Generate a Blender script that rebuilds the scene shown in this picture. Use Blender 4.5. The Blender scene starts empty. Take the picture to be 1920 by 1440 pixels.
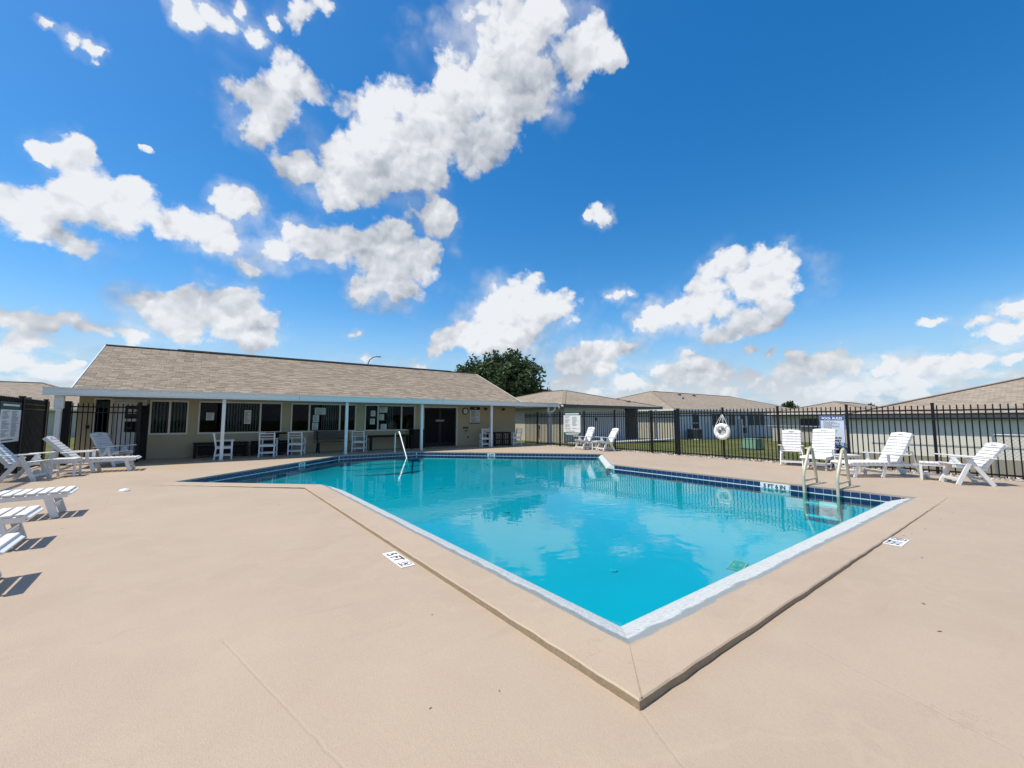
import bpy, bmesh, math, random
import numpy as np
from mathutils import Vector, Matrix, Quaternion
random.seed(7); RNG = np.random.default_rng(11)
R = math.radians
S = bpy.context.scene
COL = S.collection

# ------------------------------------------------------------------ camera
cam = bpy.data.cameras.new('camera'); cam.sensor_width = 36; cam.lens = 776/1920*36
cam.clip_start = .05; cam.clip_end = 5000
camo = bpy.data.objects.new('camera', cam); COL.objects.link(camo)
camo.location = (0, 0, 1.44); camo.rotation_euler = (R(90+4.861), 0, R(52.95-90))
S.camera = camo
# ------------------------------------------------------------------ view, sun, sky
S.view_settings.view_transform = 'Standard'; S.view_settings.look = 'None'
S.view_settings.gamma = 1; S.view_settings.use_curve_mapping = False; S.view_settings.exposure = 0.0
S.render.engine = 'CYCLES'
S.cycles.use_denoising = True
S.cycles.max_bounces = 8; S.cycles.diffuse_bounces = 2; S.cycles.glossy_bounces = 3
S.cycles.transparent_max_bounces = 12; S.cycles.transmission_bounces = 4
S.cycles.caustics_reflective = False; S.cycles.caustics_refractive = False
SUN = Vector((-.42, .17, 1)).normalized()
sl = bpy.data.lights.new('sun', 'SUN'); sl.energy = 5.0; sl.angle = R(.53); sl.color = (1, .93, .80)
so = bpy.data.objects.new('sun', sl); COL.objects.link(so)
so.rotation_euler = (-SUN).to_track_quat('-Z', 'Y').to_euler(); so.location = (-10, 4, 30)

W = bpy.data.worlds.new('World'); S.world = W; W.use_nodes = True
WT = W.node_tree; WT.nodes.clear()
BSC = 1.20
BLOBS = [
(0.211,0.829,0.518,0.0715), (0.254,0.787,0.563,0.0835), (0.202,0.85,0.486,0.0535), (0.306,0.765,0.567,0.0964), (0.361,0.71,0.605,0.0846), (0.228,0.761,0.607,0.0413),
(0.28,0.73,0.623,0.0421), (0.36,0.665,0.654,0.0499), (0.409,0.646,0.644,0.0818), (0.44,0.583,0.682,0.0728), (0.418,0.554,0.72,0.0681), (0.446,0.512,0.734,0.0528),
(0.493,0.584,0.645,0.0615), (0.466,0.654,0.596,0.0764), (0.421,0.705,0.571,0.0668), (0.131,0.865,0.484,0.0359), (0.282,0.816,0.504,0.0723), (0.358,0.773,0.523,0.0512),
(0.23,0.853,0.468,0.0441), (0.527,0.48,0.701,0.044), (0.539,0.505,0.674,0.0404), (0.574,0.464,0.674,0.0356), (0.39,0.798,0.459,0.0348), (0.427,0.79,0.439,0.0246),
(0.032,0.819,0.573,0.0407), (0.081,0.797,0.599,0.0542), (0.114,0.793,0.598,0.0362), (0.07,0.827,0.557,0.0467), (0.065,0.846,0.53,0.0366), (-0.047,0.78,0.624,0.0232),
(0.004,0.773,0.634,0.0238), (0.041,0.772,0.634,0.0214), (0.1,0.727,0.68,0.0242), (0.129,0.709,0.693,0.0217), (-0.017,0.768,0.64,0.0197), (0.064,0.748,0.66,0.0159),
(-0.06,0.772,0.633,0.0202), (0.02,0.753,0.657,0.0168), (-0.176,0.821,0.544,0.0127), (-0.157,0.823,0.546,0.0146), (-0.146,0.827,0.543,0.009), (-0.198,0.815,0.544,0.0068),
(-0.234,0.923,0.307,0.0475), (-0.208,0.92,0.331,0.0458), (-0.169,0.914,0.368,0.0459), (-0.16,0.928,0.337,0.0497), (-0.117,0.928,0.355,0.0568), (-0.104,0.918,0.383,0.0367),
(-0.072,0.936,0.343,0.0452), (-0.031,0.938,0.346,0.0421), (0.013,0.938,0.348,0.0364), (0.034,0.917,0.398,0.0364), (0.06,0.913,0.403,0.0264), (-0.218,0.935,0.279,0.0388),
(-0.18,0.943,0.279,0.0294), (-0.191,0.892,0.409,0.0232), (-0.168,0.89,0.424,0.0191), (-0.212,0.893,0.397,0.015), (0.11,0.934,0.34,0.045), (0.164,0.914,0.37,0.0486),
(0.224,0.902,0.37,0.0508), (0.287,0.884,0.368,0.0553), (0.324,0.858,0.399,0.0484), (0.388,0.845,0.368,0.0555), (0.317,0.898,0.306,0.0499), (0.367,0.881,0.299,0.0484),
(0.058,0.951,0.302,0.0274), (0.125,0.915,0.384,0.026), (0.277,0.918,0.285,0.0353), (-0.232,0.96,0.156,0.0427), (-0.194,0.969,0.152,0.0283), (-0.176,0.971,0.161,0.0224),
(-0.215,0.969,0.118,0.0473), (-0.149,0.978,0.147,0.0258), (-0.238,0.967,0.094,0.0403), (-0.124,0.982,0.144,0.0243), (-0.087,0.973,0.215,0.033), (-0.051,0.979,0.197,0.0561),
(-0.012,0.978,0.208,0.0643), (0.032,0.971,0.236,0.0555), (0.054,0.969,0.243,0.0388), (0.039,0.981,0.19,0.0682), (0.103,0.976,0.191,0.0568), (-0.026,0.986,0.162,0.0691),
(-0.1,0.985,0.143,0.0328), (0.081,0.983,0.164,0.0527), (-0.174,0.981,0.082,0.0248), (-0.197,0.977,0.078,0.026), (-0.157,0.983,0.093,0.0186), (0.607,0.722,0.333,0.0294),
(0.596,0.748,0.294,0.0694), (0.659,0.706,0.259,0.0658), (0.554,0.787,0.272,0.0544), (0.625,0.744,0.236,0.0783), (0.546,0.808,0.221,0.0786), (0.495,0.846,0.2,0.0626),
(0.59,0.781,0.205,0.083), (0.459,0.871,0.178,0.0506), (0.439,0.885,0.156,0.031), (0.882,0.338,0.327,0.0418), (0.862,0.391,0.323,0.0463), (0.902,0.316,0.295,0.0389),
(0.887,0.368,0.279,0.0522), (0.908,0.33,0.26,0.0664), (0.857,0.442,0.264,0.0636), (0.835,0.495,0.242,0.0455), (0.813,0.534,0.232,0.0432), (0.873,0.428,0.234,0.0631),
(0.849,0.424,0.315,0.0278), (0.919,0.303,0.252,0.0235), (0.795,0.567,0.217,0.0184), (0.898,0.392,0.202,0.0484), (0.886,0.431,0.172,0.0435), (0.912,0.364,0.191,0.0409),
(0.672,0.581,0.46,0.0239), (0.692,0.569,0.444,0.016), (0.662,0.6,0.45,0.0148), (0.75,0.593,0.292,0.0258), (0.77,0.569,0.288,0.0145), (0.736,0.612,0.291,0.0149),
(0.265,0.946,0.186,0.0232), (0.284,0.939,0.192,0.0144), (0.407,0.904,0.126,0.0231), (0.978,0.129,0.164,0.02), (0.296,0.946,0.133,0.0182), (-0.095,0.888,0.451,0.0079),
(0.984,0.044,0.173,0.0307), (0.985,0.073,0.154,0.028), (0.99,0.033,0.139,0.0382), (0.989,0.056,0.139,0.0314), (0.985,0.024,0.173,0.0335), (0.734,0.662,0.149,0.0613),
(0.766,0.622,0.162,0.0516), (0.789,0.59,0.17,0.0317), (0.699,0.703,0.132,0.0444), (0.755,0.645,0.12,0.0522), (0.83,0.546,0.114,0.0371), (0.849,0.518,0.103,0.0445),
(0.868,0.48,0.124,0.0473), (0.854,0.5,0.147,0.028), (0.889,0.448,0.092,0.0461), (0.911,0.388,0.138,0.0273), (0.926,0.355,0.131,0.0247), (0.945,0.305,0.12,0.0335),
(0.961,0.249,0.119,0.0314), (0.942,0.324,0.092,0.0444), (0.957,0.274,0.095,0.0452), (0.969,0.228,0.095,0.0397), (0.978,0.185,0.091,0.0375), (0.986,0.145,0.088,0.0299),
(0.99,0.107,0.092,0.0282), (0.993,0.071,0.097,0.0315), (0.995,0.039,0.096,0.0275), (0.698,0.712,0.082,0.049), (0.742,0.668,0.064,0.0439), (0.795,0.601,0.084,0.0468),
(0.83,0.553,0.074,0.0414), (0.87,0.486,0.087,0.0435), (0.904,0.423,0.058,0.0412), (0.919,0.385,0.082,0.0435), (0.947,0.318,0.054,0.0372), (0.972,0.231,0.051,0.0336),
(0.986,0.161,0.047,0.0305), (0.934,0.351,0.069,0.0386), (0.963,0.261,0.065,0.0413), (0.978,0.201,0.064,0.0353), (0.987,0.146,0.068,0.0272)
]
def mk(nt, t, **kw):
    n = nt.nodes.new(t)
    for k, v in kw.items():
        if k.startswith('i_'):
            key = k[2:]; key = int(key) if key.isdigit() else key
            n.inputs[key].default_value = v
        else: setattr(n, k, v)
    return n
def mth(nt, op, a, b=None, c=None, clamp=False):
    n = nt.nodes.new('ShaderNodeMath'); n.operation = op; n.use_clamp = clamp
    for i, x in enumerate((a, b, c)):
        if x is None: continue
        if isinstance(x, (int, float)): n.inputs[i].default_value = x
        else: nt.links.new(x, n.inputs[i])
    return n.outputs[0]
def vmt(nt, op, a, b=None):
    n = nt.nodes.new('ShaderNodeVectorMath'); n.operation = op
    for i, x in enumerate((a, b)):
        if x is None: continue
        if isinstance(x, (tuple, list, Vector)): n.inputs[i].default_value = tuple(x)
        else: nt.links.new(x, n.inputs[i])
    return n.outputs['Value'] if op in ('DISTANCE', 'DOT_PRODUCT', 'LENGTH') else n.outputs[0]
def scl(nt, a, s):
    n = nt.nodes.new('ShaderNodeVectorMath'); n.operation = 'SCALE'; nt.links.new(a, n.inputs[0])
    if isinstance(s, (int, float)): n.inputs['Scale'].default_value = s
    else: nt.links.new(s, n.inputs['Scale'])
    return n.outputs[0]
def sstep(nt, x, lo, hi):
    n = nt.nodes.new('ShaderNodeMapRange'); n.interpolation_type = 'SMOOTHSTEP'
    nt.links.new(x, n.inputs[0]); n.inputs[1].default_value = lo; n.inputs[2].default_value = hi
    return n.outputs[0]

def cloud_field():
    g = bpy.data.node_groups.new('cloud_field', 'ShaderNodeTree')
    g.interface.new_socket('V', in_out='INPUT', socket_type='NodeSocketVector')
    g.interface.new_socket('D', in_out='OUTPUT', socket_type='NodeSocketFloat')
    gi = g.nodes.new('NodeGroupInput'); go = g.nodes.new('NodeGroupOutput'); v = gi.outputs[0]
    acc = None; cls = {}
    for x, y, z, r in BLOBS:
        k = round(math.log(r*BSC/.006)/math.log(1.18)); rq = .006*1.18**k
        fz = 1.7 if z < .20 else 1.25 if z < .36 else 1.0              # low clouds lie flatter
        if (k, fz) not in cls: cls[(k, fz)] = vmt(g, 'MULTIPLY', v, (1/rq, 1/rq, fz/rq))
        d = vmt(g, 'DISTANCE', cls[(k, fz)], (x/rq, y/rq, z*fz/rq))
        acc = d if acc is None else mth(g, 'SMOOTH_MIN', acc, d, .70)
    acc = mth(g, 'SUBTRACT', 1.0, acc)
    # fair-weather clouds all round, where no cloud of the view ahead is listed
    sx = g.nodes.new('ShaderNodeSeparateXYZ'); g.links.new(v, sx.inputs[0])
    zz = mth(g, 'MAXIMUM', sx.outputs[2], .04)
    pl = scl(g, v, mth(g, 'DIVIDE', 1.0, mth(g, 'ADD', zz, .12)))
    nz = mk(g, 'ShaderNodeTexNoise', i_Scale=1.3, i_Detail=3.0); g.links.new(pl, nz.inputs['Vector'])
    away = sstep(g, vmt(g, 'DOT_PRODUCT', v, (.6, .795, .085)), .52, .30)
    nf = mth(g, 'SUBTRACT', mth(g, 'MULTIPLY', mth(g, 'SUBTRACT', nz.outputs[0], .53), 5.0), mth(g, 'MULTIPLY', mth(g, 'SUBTRACT', 1.0, away), 6.0))
    acc = mth(g, 'MAXIMUM', acc, nf)
    acc = mth(g, 'MAXIMUM', acc, -1.5)
    g.links.new(acc, go.inputs[0])
    return g

def build_world():
    nt = WT; L = nt.links.new
    out = nt.nodes.new('ShaderNodeOutputWorld')
    tc = nt.nodes.new('ShaderNodeTexCoord'); v = tc.outputs['Generated']
    sky = nt.nodes.new('ShaderNodeTexSky'); sky.sky_type = 'NISHITA'; sky.sun_disc = False
    sky.sun_elevation = math.asin(SUN.z); sky.sun_rotation = math.atan2(SUN.x, SUN.y)
    sky.altitude = 20; sky.air_density = 1.0; sky.dust_density = .6; sky.ozone_density = 2.2
    hs = mk(nt, 'ShaderNodeHueSaturation', i_Hue=SKY_HUE, i_Saturation=SKY_SAT, i_Value=SKY_VAL); L(sky.outputs[0], hs.inputs['Color'])
    sz = nt.nodes.new('ShaderNodeSeparateXYZ'); L(v, sz.inputs[0])
    hz = mk(nt, 'ShaderNodeMix', data_type='RGBA'); L(mth(nt, 'MULTIPLY', sstep(nt, sz.outputs[2], .26, -.02), .92), hz.inputs[0]); L(hs.outputs[0], hz.inputs[6]); hz.inputs[7].default_value = (2.5, 3.75, 5.2, 1)
    b1 = mk(nt, 'ShaderNodeBackground', i_Strength=.15); L(hz.outputs[2], b1.inputs[0])
    # break the cloud outlines up with two scales of warp
    n1 = mk(nt, 'ShaderNodeTexNoise', i_Scale=7.0, i_Detail=5.0, i_Roughness=.6); L(v, n1.inputs['Vector'])
    n2 = mk(nt, 'ShaderNodeTexNoise', i_Scale=24.0, i_Detail=5.0, i_Roughness=.62); L(v, n2.inputs['Vector'])
    w1 = scl(nt, vmt(nt, 'SUBTRACT', n1.outputs['Color'], (.5, .5, .5)), .060)
    w2 = scl(nt, vmt(nt, 'SUBTRACT', n2.outputs['Color'], (.5, .5, .5)), .033)
    vw = vmt(nt, 'ADD', vmt(nt, 'ADD', v, w1), scl(nt, w2, 1.0))
    n3 = mk(nt, 'ShaderNodeTexNoise', i_Scale=60.0, i_Detail=3.0); L(v, n3.inputs['Vector'])
    vw = vmt(nt, 'ADD', vw, scl(nt, vmt(nt, 'SUBTRACT', n3.outputs['Color'], (.5, .5, .5)), .014))
    vfine = vmt(nt, 'ADD', vmt(nt, 'ADD', v, w1), w2)
    fld = cloud_field()
    def field(vec):
        n = nt.nodes.new('ShaderNodeGroup'); n.node_tree = fld; L(vec, n.inputs[0]); return n.outputs[0]
    vw = vmt(nt, 'NORMALIZE', vw); d0 = field(vw)
    fb = mk(nt, 'ShaderNodeTexNoise', i_Scale=12.0, i_Detail=8.0, i_Roughness=.60); L(vfine, fb.inputs['Vector'])
    def puff(vec, s, det):
        n = nt.nodes.new('ShaderNodeTexVoronoi'); n.feature = 'F1'; n.inputs['Scale'].default_value = s; n.inputs['Detail'].default_value = det
        n.inputs['Roughness'].default_value = .55; L(vec, n.inputs['Vector']); return n.outputs['Distance']
    vp = vmt(nt, 'ADD', v, w2)
    pf = puff(vp, 14.0, 2.0)
    d1 = field(vmt(nt, 'NORMALIZE', vmt(nt, 'ADD', vw, tuple(SUN*.095 + Vector((0, 0, .05))))))
    pf2 = puff(vmt(nt, 'ADD', vp, tuple(SUN*.012)), 14.0, 2.0)
    fb2 = mk(nt, 'ShaderNodeTexNoise', i_Scale=11.0, i_Detail=4.0, i_Roughness=.58); L(vmt(nt, 'ADD', vfine, tuple(SUN*.016)), fb2.inputs['Vector'])
    D = mth(nt, 'MULTIPLY_ADD', mth(nt, 'SUBTRACT', fb.outputs[0], .5), 1.15, d0)
    D = mth(nt, 'MULTIPLY_ADD', mth(nt, 'SUBTRACT', PUFF0, pf), PUFFK, D)
    wn = mk(nt, 'ShaderNodeTexNoise', i_Scale=4.5, i_Detail=3.0); L(v, wn.inputs['Vector'])
    soft = sstep(nt, wn.outputs[0], .43, .64)
    a = mth(nt, 'MAXIMUM', sstep(nt, D, -.02, .30), mth(nt, 'MULTIPLY', mth(nt, 'MULTIPLY', sstep(nt, D, -.62, .25), soft), .60))
    sx = nt.nodes.new('ShaderNodeSeparateXYZ'); L(v, sx.inputs[0])
    # light on the cloud: rising density towards the sun means an underside
    def lim(x): return mth(nt, 'MINIMUM', mth(nt, 'MAXIMUM', x, -.4), 3.0)
    g0 = mth(nt, 'SUBTRACT', lim(d0), lim(d1))
    g1 = mth(nt, 'SUBTRACT', fb.outputs[0], fb2.outputs[0])
    g2 = mth(nt, 'SUBTRACT', pf2, pf)
    lt = mth(nt, 'MULTIPLY_ADD', g0, .48, .575)
    lt = mth(nt, 'MULTIPLY_ADD', g1, .55, lt)
    lt = mth(nt, 'MULTIPLY_ADD', g2, .80, lt)
    lt = mth(nt, 'MULTIPLY_ADD', mth(nt, 'MAXIMUM', d0, 0.0), -.05, lt, clamp=True)
    lt = mth(nt, 'MAXIMUM', lt, mth(nt, 'MULTIPLY', sstep(nt, sx.outputs[2], .20, .02), .70))
    mx = mk(nt, 'ShaderNodeMix', data_type='RGBA'); L(lt, mx.inputs[0])
    mx.inputs[6].default_value = (.30, .34, .41, 1); mx.inputs[7].default_value = (.88, .895, .92, 1)
    b2 = mk(nt, 'ShaderNodeBackground', i_Strength=1.0); L(mx.outputs[2], b2.inputs[0])
    # thin veil of small far clouds and haze above the horizon
    st = mk(nt, 'ShaderNodeMapping'); L(v, st.inputs[0]); st.inputs['Scale'].default_value = (11, 11, 34)
    vn = mk(nt, 'ShaderNodeTexNoise', i_Scale=1.0, i_Detail=6.0, i_Roughness=.6); L(st.outputs[0], vn.inputs['Vector'])
    band = sstep(nt, sx.outputs[2], .17, .04)
    veil = mth(nt, 'MULTIPLY', sstep(nt, vn.outputs[0], .41, .57), mth(nt, 'MULTIPLY', band, .78))
    low = sstep(nt, sx.outputs[2], -.01, .12)
    a2 = mth(nt, 'MAXIMUM', mth(nt, 'MULTIPLY', a, mth(nt, 'MULTIPLY_ADD', low, .34, .62)), veil)
    ms = nt.nodes.new('ShaderNodeMixShader'); L(a2, ms.inputs[0]); L(b1.outputs[0], ms.inputs[1]); L(b2.outputs[0], ms.inputs[2])
    L(ms.outputs[0], out.inputs[0])
PUFF0, PUFFK = .52, .55
SKY_HUE, SKY_SAT, SKY_VAL = .499, 1.43, 1.13
build_world()
W.cycles.sampling_method = 'MANUAL'; W.cycles.sample_map_resolution = 512

# ------------------------------------------------------------------ materials
def newmat(name):
    m = bpy.data.materials.new(name); m.use_nodes = True; nt = m.node_tree; nt.nodes.clear()
    return m, nt
def pm(name, col, rough=.6, var=.08, scale=4., fine=60., fvar=.06, bump=.0, metal=0., spec=.5, dirt=0., dcol=(.2, .17, .13), coat=0.):
    """paint / plaster / plastic: base colour with broad and fine variation, dirt patches and fine relief"""
    m, nt = newmat(name); L = nt.links.new
    out = nt.nodes.new('ShaderNodeOutputMaterial'); bs = nt.nodes.new('ShaderNodeBsdfPrincipled'); L(bs.outputs[0], out.inputs[0])
    geo = nt.nodes.new('ShaderNodeNewGeometry'); p = geo.outputs['Position']
    a = mk(nt, 'ShaderNodeTexNoise', i_Scale=scale, i_Detail=4.); L(p, a.inputs['Vector'])
    b = mk(nt, 'ShaderNodeTexNoise', i_Scale=fine, i_Detail=3.); L(p, b.inputs['Vector'])
    f = mth(nt, 'MULTIPLY_ADD', mth(nt, 'SUBTRACT', a.outputs[0], .5), 2*var, 1.0)
    f = mth(nt, 'MULTIPLY_ADD', mth(nt, 'SUBTRACT', b.outputs[0], .5), 2*fvar, f)
    cm = nt.nodes.new('ShaderNodeRGB'); cm.outputs[0].default_value = (*col, 1)
    c = scl(nt, cm.outputs[0], f)
    if dirt > 0:
        d = mk(nt, 'ShaderNodeTexNoise', i_Scale=scale*1.7, i_Detail=6., i_Roughness=.7); L(p, d.inputs['Vector'])
        fac = mth(nt, 'MULTIPLY', sstep(nt, d.outputs[0], .52, .78), dirt)
        mx = mk(nt, 'ShaderNodeMix', data_type='RGBA'); L(fac, mx.inputs[0]); L(c, mx.inputs[6]); mx.inputs[7].default_value = (*dcol, 1)
        c = mx.outputs[2]
    L(c, bs.inputs['Base Color'])
    L(mth(nt, 'MULTIPLY_ADD', mth(nt, 'SUBTRACT', a.outputs[0], .5), .25, rough), bs.inputs['Roughness'])
    bs.inputs['Metallic'].default_value = metal; bs.inputs['Specular IOR Level'].default_value = spec
    if coat: bs.inputs['Coat Weight'].default_value = coat
    if bump:
        bp = mk(nt, 'ShaderNodeBump', i_Strength=1.0, i_Distance=bump); L(b.outputs[0], bp.inputs['Height']); L(bp.outputs[0], bs.inputs['Normal'])
    return m

def deck_mat(name, col, joints=True):
    m, nt = newmat(name); L = nt.links.new
    out = nt.nodes.new('ShaderNodeOutputMaterial'); bs = nt.nodes.new('ShaderNodeBsdfPrincipled'); L(bs.outputs[0], out.inputs[0])
    geo = nt.nodes.new('ShaderNodeNewGeometry'); p = geo.outputs['Position']
    a = mk(nt, 'ShaderNodeTexNoise', i_Scale=.45, i_Detail=5., i_Roughness=.55); L(p, a.inputs['Vector'])
    a2 = mk(nt, 'ShaderNodeTexNoise', i_Scale=2.6, i_Detail=6., i_Roughness=.65); L(p, a2.inputs['Vector'])
    b = mk(nt, 'ShaderNodeTexNoise', i_Scale=130., i_Detail=3.); L(p, b.inputs['Vector'])
    b2 = mk(nt, 'ShaderNodeTexNoise', i_Scale=38., i_Detail=4., i_Roughness=.6); L(p, b2.inputs['Vector'])
    f = mth(nt, 'MULTIPLY_ADD', mth(nt, 'SUBTRACT', a.outputs[0], .5), .36, 1.0)
    f = mth(nt, 'MULTIPLY_ADD', mth(nt, 'SUBTRACT', a2.outputs[0], .5), .16, f)
    f = mth(nt, 'MULTIPLY_ADD', mth(nt, 'SUBTRACT', b2.outputs[0], .5), .12, f)
    f = mth(nt, 'MULTIPLY_ADD', mth(nt, 'SUBTRACT', b.outputs[0], .5), .22, f)
    # worn scuffs and old patch seams
    st = mk(nt, 'ShaderNodeMapping'); L(p, st.inputs[0]); st.inputs['Rotation'].default_value = (0, 0, .5); st.inputs['Scale'].default_value = (.6, 6., 1)
    sc = mk(nt, 'ShaderNodeTexNoise', i_Scale=1.1, i_Detail=6., i_Roughness=.7); L(st.outputs[0], sc.inputs['Vector'])
    f = mth(nt, 'MULTIPLY_ADD', sstep(nt, sc.outputs[0], .58, .74), -.07, f)
    # hairline cracks that come and go, and pale tide marks of dried puddles
    wv = vmt(nt, 'ADD', p, scl(nt, vmt(nt, 'SUBTRACT', a2.outputs['Color'], (.5, .5, .5)), .9))
    ck = mk(nt, 'ShaderNodeTexVoronoi', i_Scale=.42); ck.feature = 'DISTANCE_TO_EDGE'; L(wv, ck.inputs['Vector'])
    ckm = mth(nt, 'MULTIPLY', sstep(nt, ck.outputs['Distance'], .0042, .0008), sstep(nt, a.outputs[0], .50, .60))
    f = mth(nt, 'MULTIPLY_ADD', ckm, -.12, f)
    td = mth(nt, 'ABSOLUTE', mth(nt, 'SUBTRACT', a.outputs[0], .445))
    f = mth(nt, 'MULTIPLY_ADD', sstep(nt, td, .012, .001), .035, f)
    h = mth(nt, 'ADD', b.outputs[0], mth(nt, 'MULTIPLY', b2.outputs[0], .8))
    if joints:
        sx = nt.nodes.new('ShaderNodeSeparateXYZ')
        wob = mk(nt, 'ShaderNodeTexNoise', i_Scale=9., i_Detail=3.); L(p, wob.inputs['Vector'])
        pw = vmt(nt, 'ADD', p, scl(nt, vmt(nt, 'SUBTRACT', wob.outputs['Color'], (.5, .5, .5)), .03)); L(pw, sx.inputs[0])
        X, Y = sx.outputs[0], sx.outputs[1]
        for (x0, y0, x1, y1) in SEAMS:
            dx, dy = x1-x0, y1-y0; ln = math.hypot(dx, dy); dx, dy = dx/ln, dy/ln
            t = mth(nt, 'ADD', mth(nt, 'MULTIPLY', mth(nt, 'SUBTRACT', X, x0), dx), mth(nt, 'MULTIPLY', mth(nt, 'SUBTRACT', Y, y0), dy))
            n = mth(nt, 'ABSOLUTE', mth(nt, 'SUBTRACT', mth(nt, 'MULTIPLY', mth(nt, 'SUBTRACT', X, x0), dy), mth(nt, 'MULTIPLY', mth(nt, 'SUBTRACT', Y, y0), dx)))
            o = mth(nt, 'MAXIMUM', n, mth(nt, 'MAXIMUM', mth(nt, 'SUBTRACT', 0.0, t), mth(nt, 'SUBTRACT', t, ln)))
            k = sstep(nt, o, .013, .001)
            f = mth(nt, 'MULTIPLY_ADD', k, -.028, f); h = mth(nt, 'MULTIPLY_ADD', k, -.5, h)
    # a few small rust-brown specks
    vo = mk(nt, 'ShaderNodeTexVoronoi', i_Scale=1.15); L(p, vo.inputs['Vector'])
    spk = sstep(nt, vo.outputs['Distance'], .028, .012)
    cm = nt.nodes.new('ShaderNodeRGB'); cm.outputs[0].default_value = (*col, 1)
    c = scl(nt, cm.outputs[0], f)
    # rose / yellow drift of the old paint
    tint = mk(nt, 'ShaderNodeMix', data_type='RGBA', blend_type='MULTIPLY'); tint.inputs[0].default_value = 1
    rp = mk(nt, 'ShaderNodeMix', data_type='RGBA'); L(a2.outputs[0], rp.inputs[0])
    rp.inputs[6].default_value = (1.03, .99, 1.0, 1); rp.inputs[7].default_value = (.985, 1.0, .96, 1)
    L(c, tint.inputs[6]); L(rp.outputs[2], tint.inputs[7])
    sp = mk(nt, 'ShaderNodeMix', data_type='RGBA'); L(mth(nt, 'MULTIPLY', spk, .6), sp.inputs[0]); L(tint.outputs[2], sp.inputs[6]); sp.inputs[7].default_value = (.14, .075, .045, 1)
    L(sp.outputs[2], bs.inputs['Base Color'])
    bs.inputs['Roughness'].default_value = .60; bs.inputs['Specular IOR Level'].default_value = .5
    bp = mk(nt, 'ShaderNodeBump', i_Strength=.9, i_Distance=.0028); L(h, bp.inputs['Height']); L(bp.outputs[0], bs.inputs['Normal'])
    return m
SEAMS = [(.55, 1.9, 1.02, 1.02), (1.02, 1.02, 1.22, 1.06), (.2, 3.4, .55, 1.9), (2.05, .6, 1.15, -.25), (3.2, 1.1, 2.9, .2), (-1.3, 11.3, -1.1, 9.2), (1.82, 1.36, 1.5, .6), (5.0, 1.2, 4.2, -1.5), (.4, 6.0, 1.6, 5.9), (7.5, 1.2, 8.4, -2.0)]

def ledge_mat():
    """white plaster ledge: ragged edge of beige deck paint, a damp blue-grey band, then rough white"""
    m, nt = newmat('white_plaster_ledge'); L = nt.links.new
    out = nt.nodes.new('ShaderNodeOutputMaterial'); bs = nt.nodes.new('ShaderNodeBsdfPrincipled'); L(bs.outputs[0], out.inputs[0])
    uv = nt.nodes.new('ShaderNodeUVMap'); sx = nt.nodes.new('ShaderNodeSeparateXYZ'); L(uv.outputs[0], sx.inputs[0])
    geo = nt.nodes.new('ShaderNodeNewGeometry'); p = geo.outputs['Position']
    a = mk(nt, 'ShaderNodeTexNoise', i_Scale=3.2, i_Detail=6., i_Roughness=.65); L(p, a.inputs['Vector'])
    b = mk(nt, 'ShaderNodeTexNoise', i_Scale=26., i_Detail=6., i_Roughness=.7); L(p, b.inputs['Vector'])
    c = mk(nt, 'ShaderNodeTexNoise', i_Scale=110., i_Detail=3.); L(p, c.inputs['Vector'])
    u = mth(nt, 'MULTIPLY_ADD', mth(nt, 'SUBTRACT', a.outputs[0], .5), .36, sx.outputs[0])
    u = mth(nt, 'MULTIPLY_ADD', mth(nt, 'SUBTRACT', b.outputs[0], .5), .10, u)
    k1 = sstep(nt, u, .045, .075); k2 = sstep(nt, u, .20, .27)
    wht = mk(nt, 'ShaderNodeMix', data_type='RGBA'); L(mth(nt, 'MULTIPLY', sstep(nt, b.outputs[0], .42, .66), .75), wht.inputs[0])
    wht.inputs[6].default_value = (.56, .58, .57, 1); wht.inputs[7].default_value = (.37, .40, .405, 1)
    m1 = mk(nt, 'ShaderNodeMix', data_type='RGBA'); L(k1, m1.inputs[0]); m1.inputs[6].default_value = (*DECK, 1); m1.inputs[7].default_value = (.25, .28, .285, 1)
    m2 = mk(nt, 'ShaderNodeMix', data_type='RGBA'); L(k2, m2.inputs[0]); L(m1.outputs[2], m2.inputs[6]); L(wht.outputs[2], m2.inputs[7])
    L(m2.outputs[2], bs.inputs['Base Color']); bs.inputs['Roughness'].default_value = .75
    h = mth(nt, 'ADD', mth(nt, 'MULTIPLY', b.outputs[0], 2.0), c.outputs[0])
    bp = mk(nt, 'ShaderNodeBump', i_Strength=1., i_Distance=.006); L(h, bp.inputs['Height']); L(bp.outputs[0], bs.inputs['Normal'])
    return m

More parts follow.
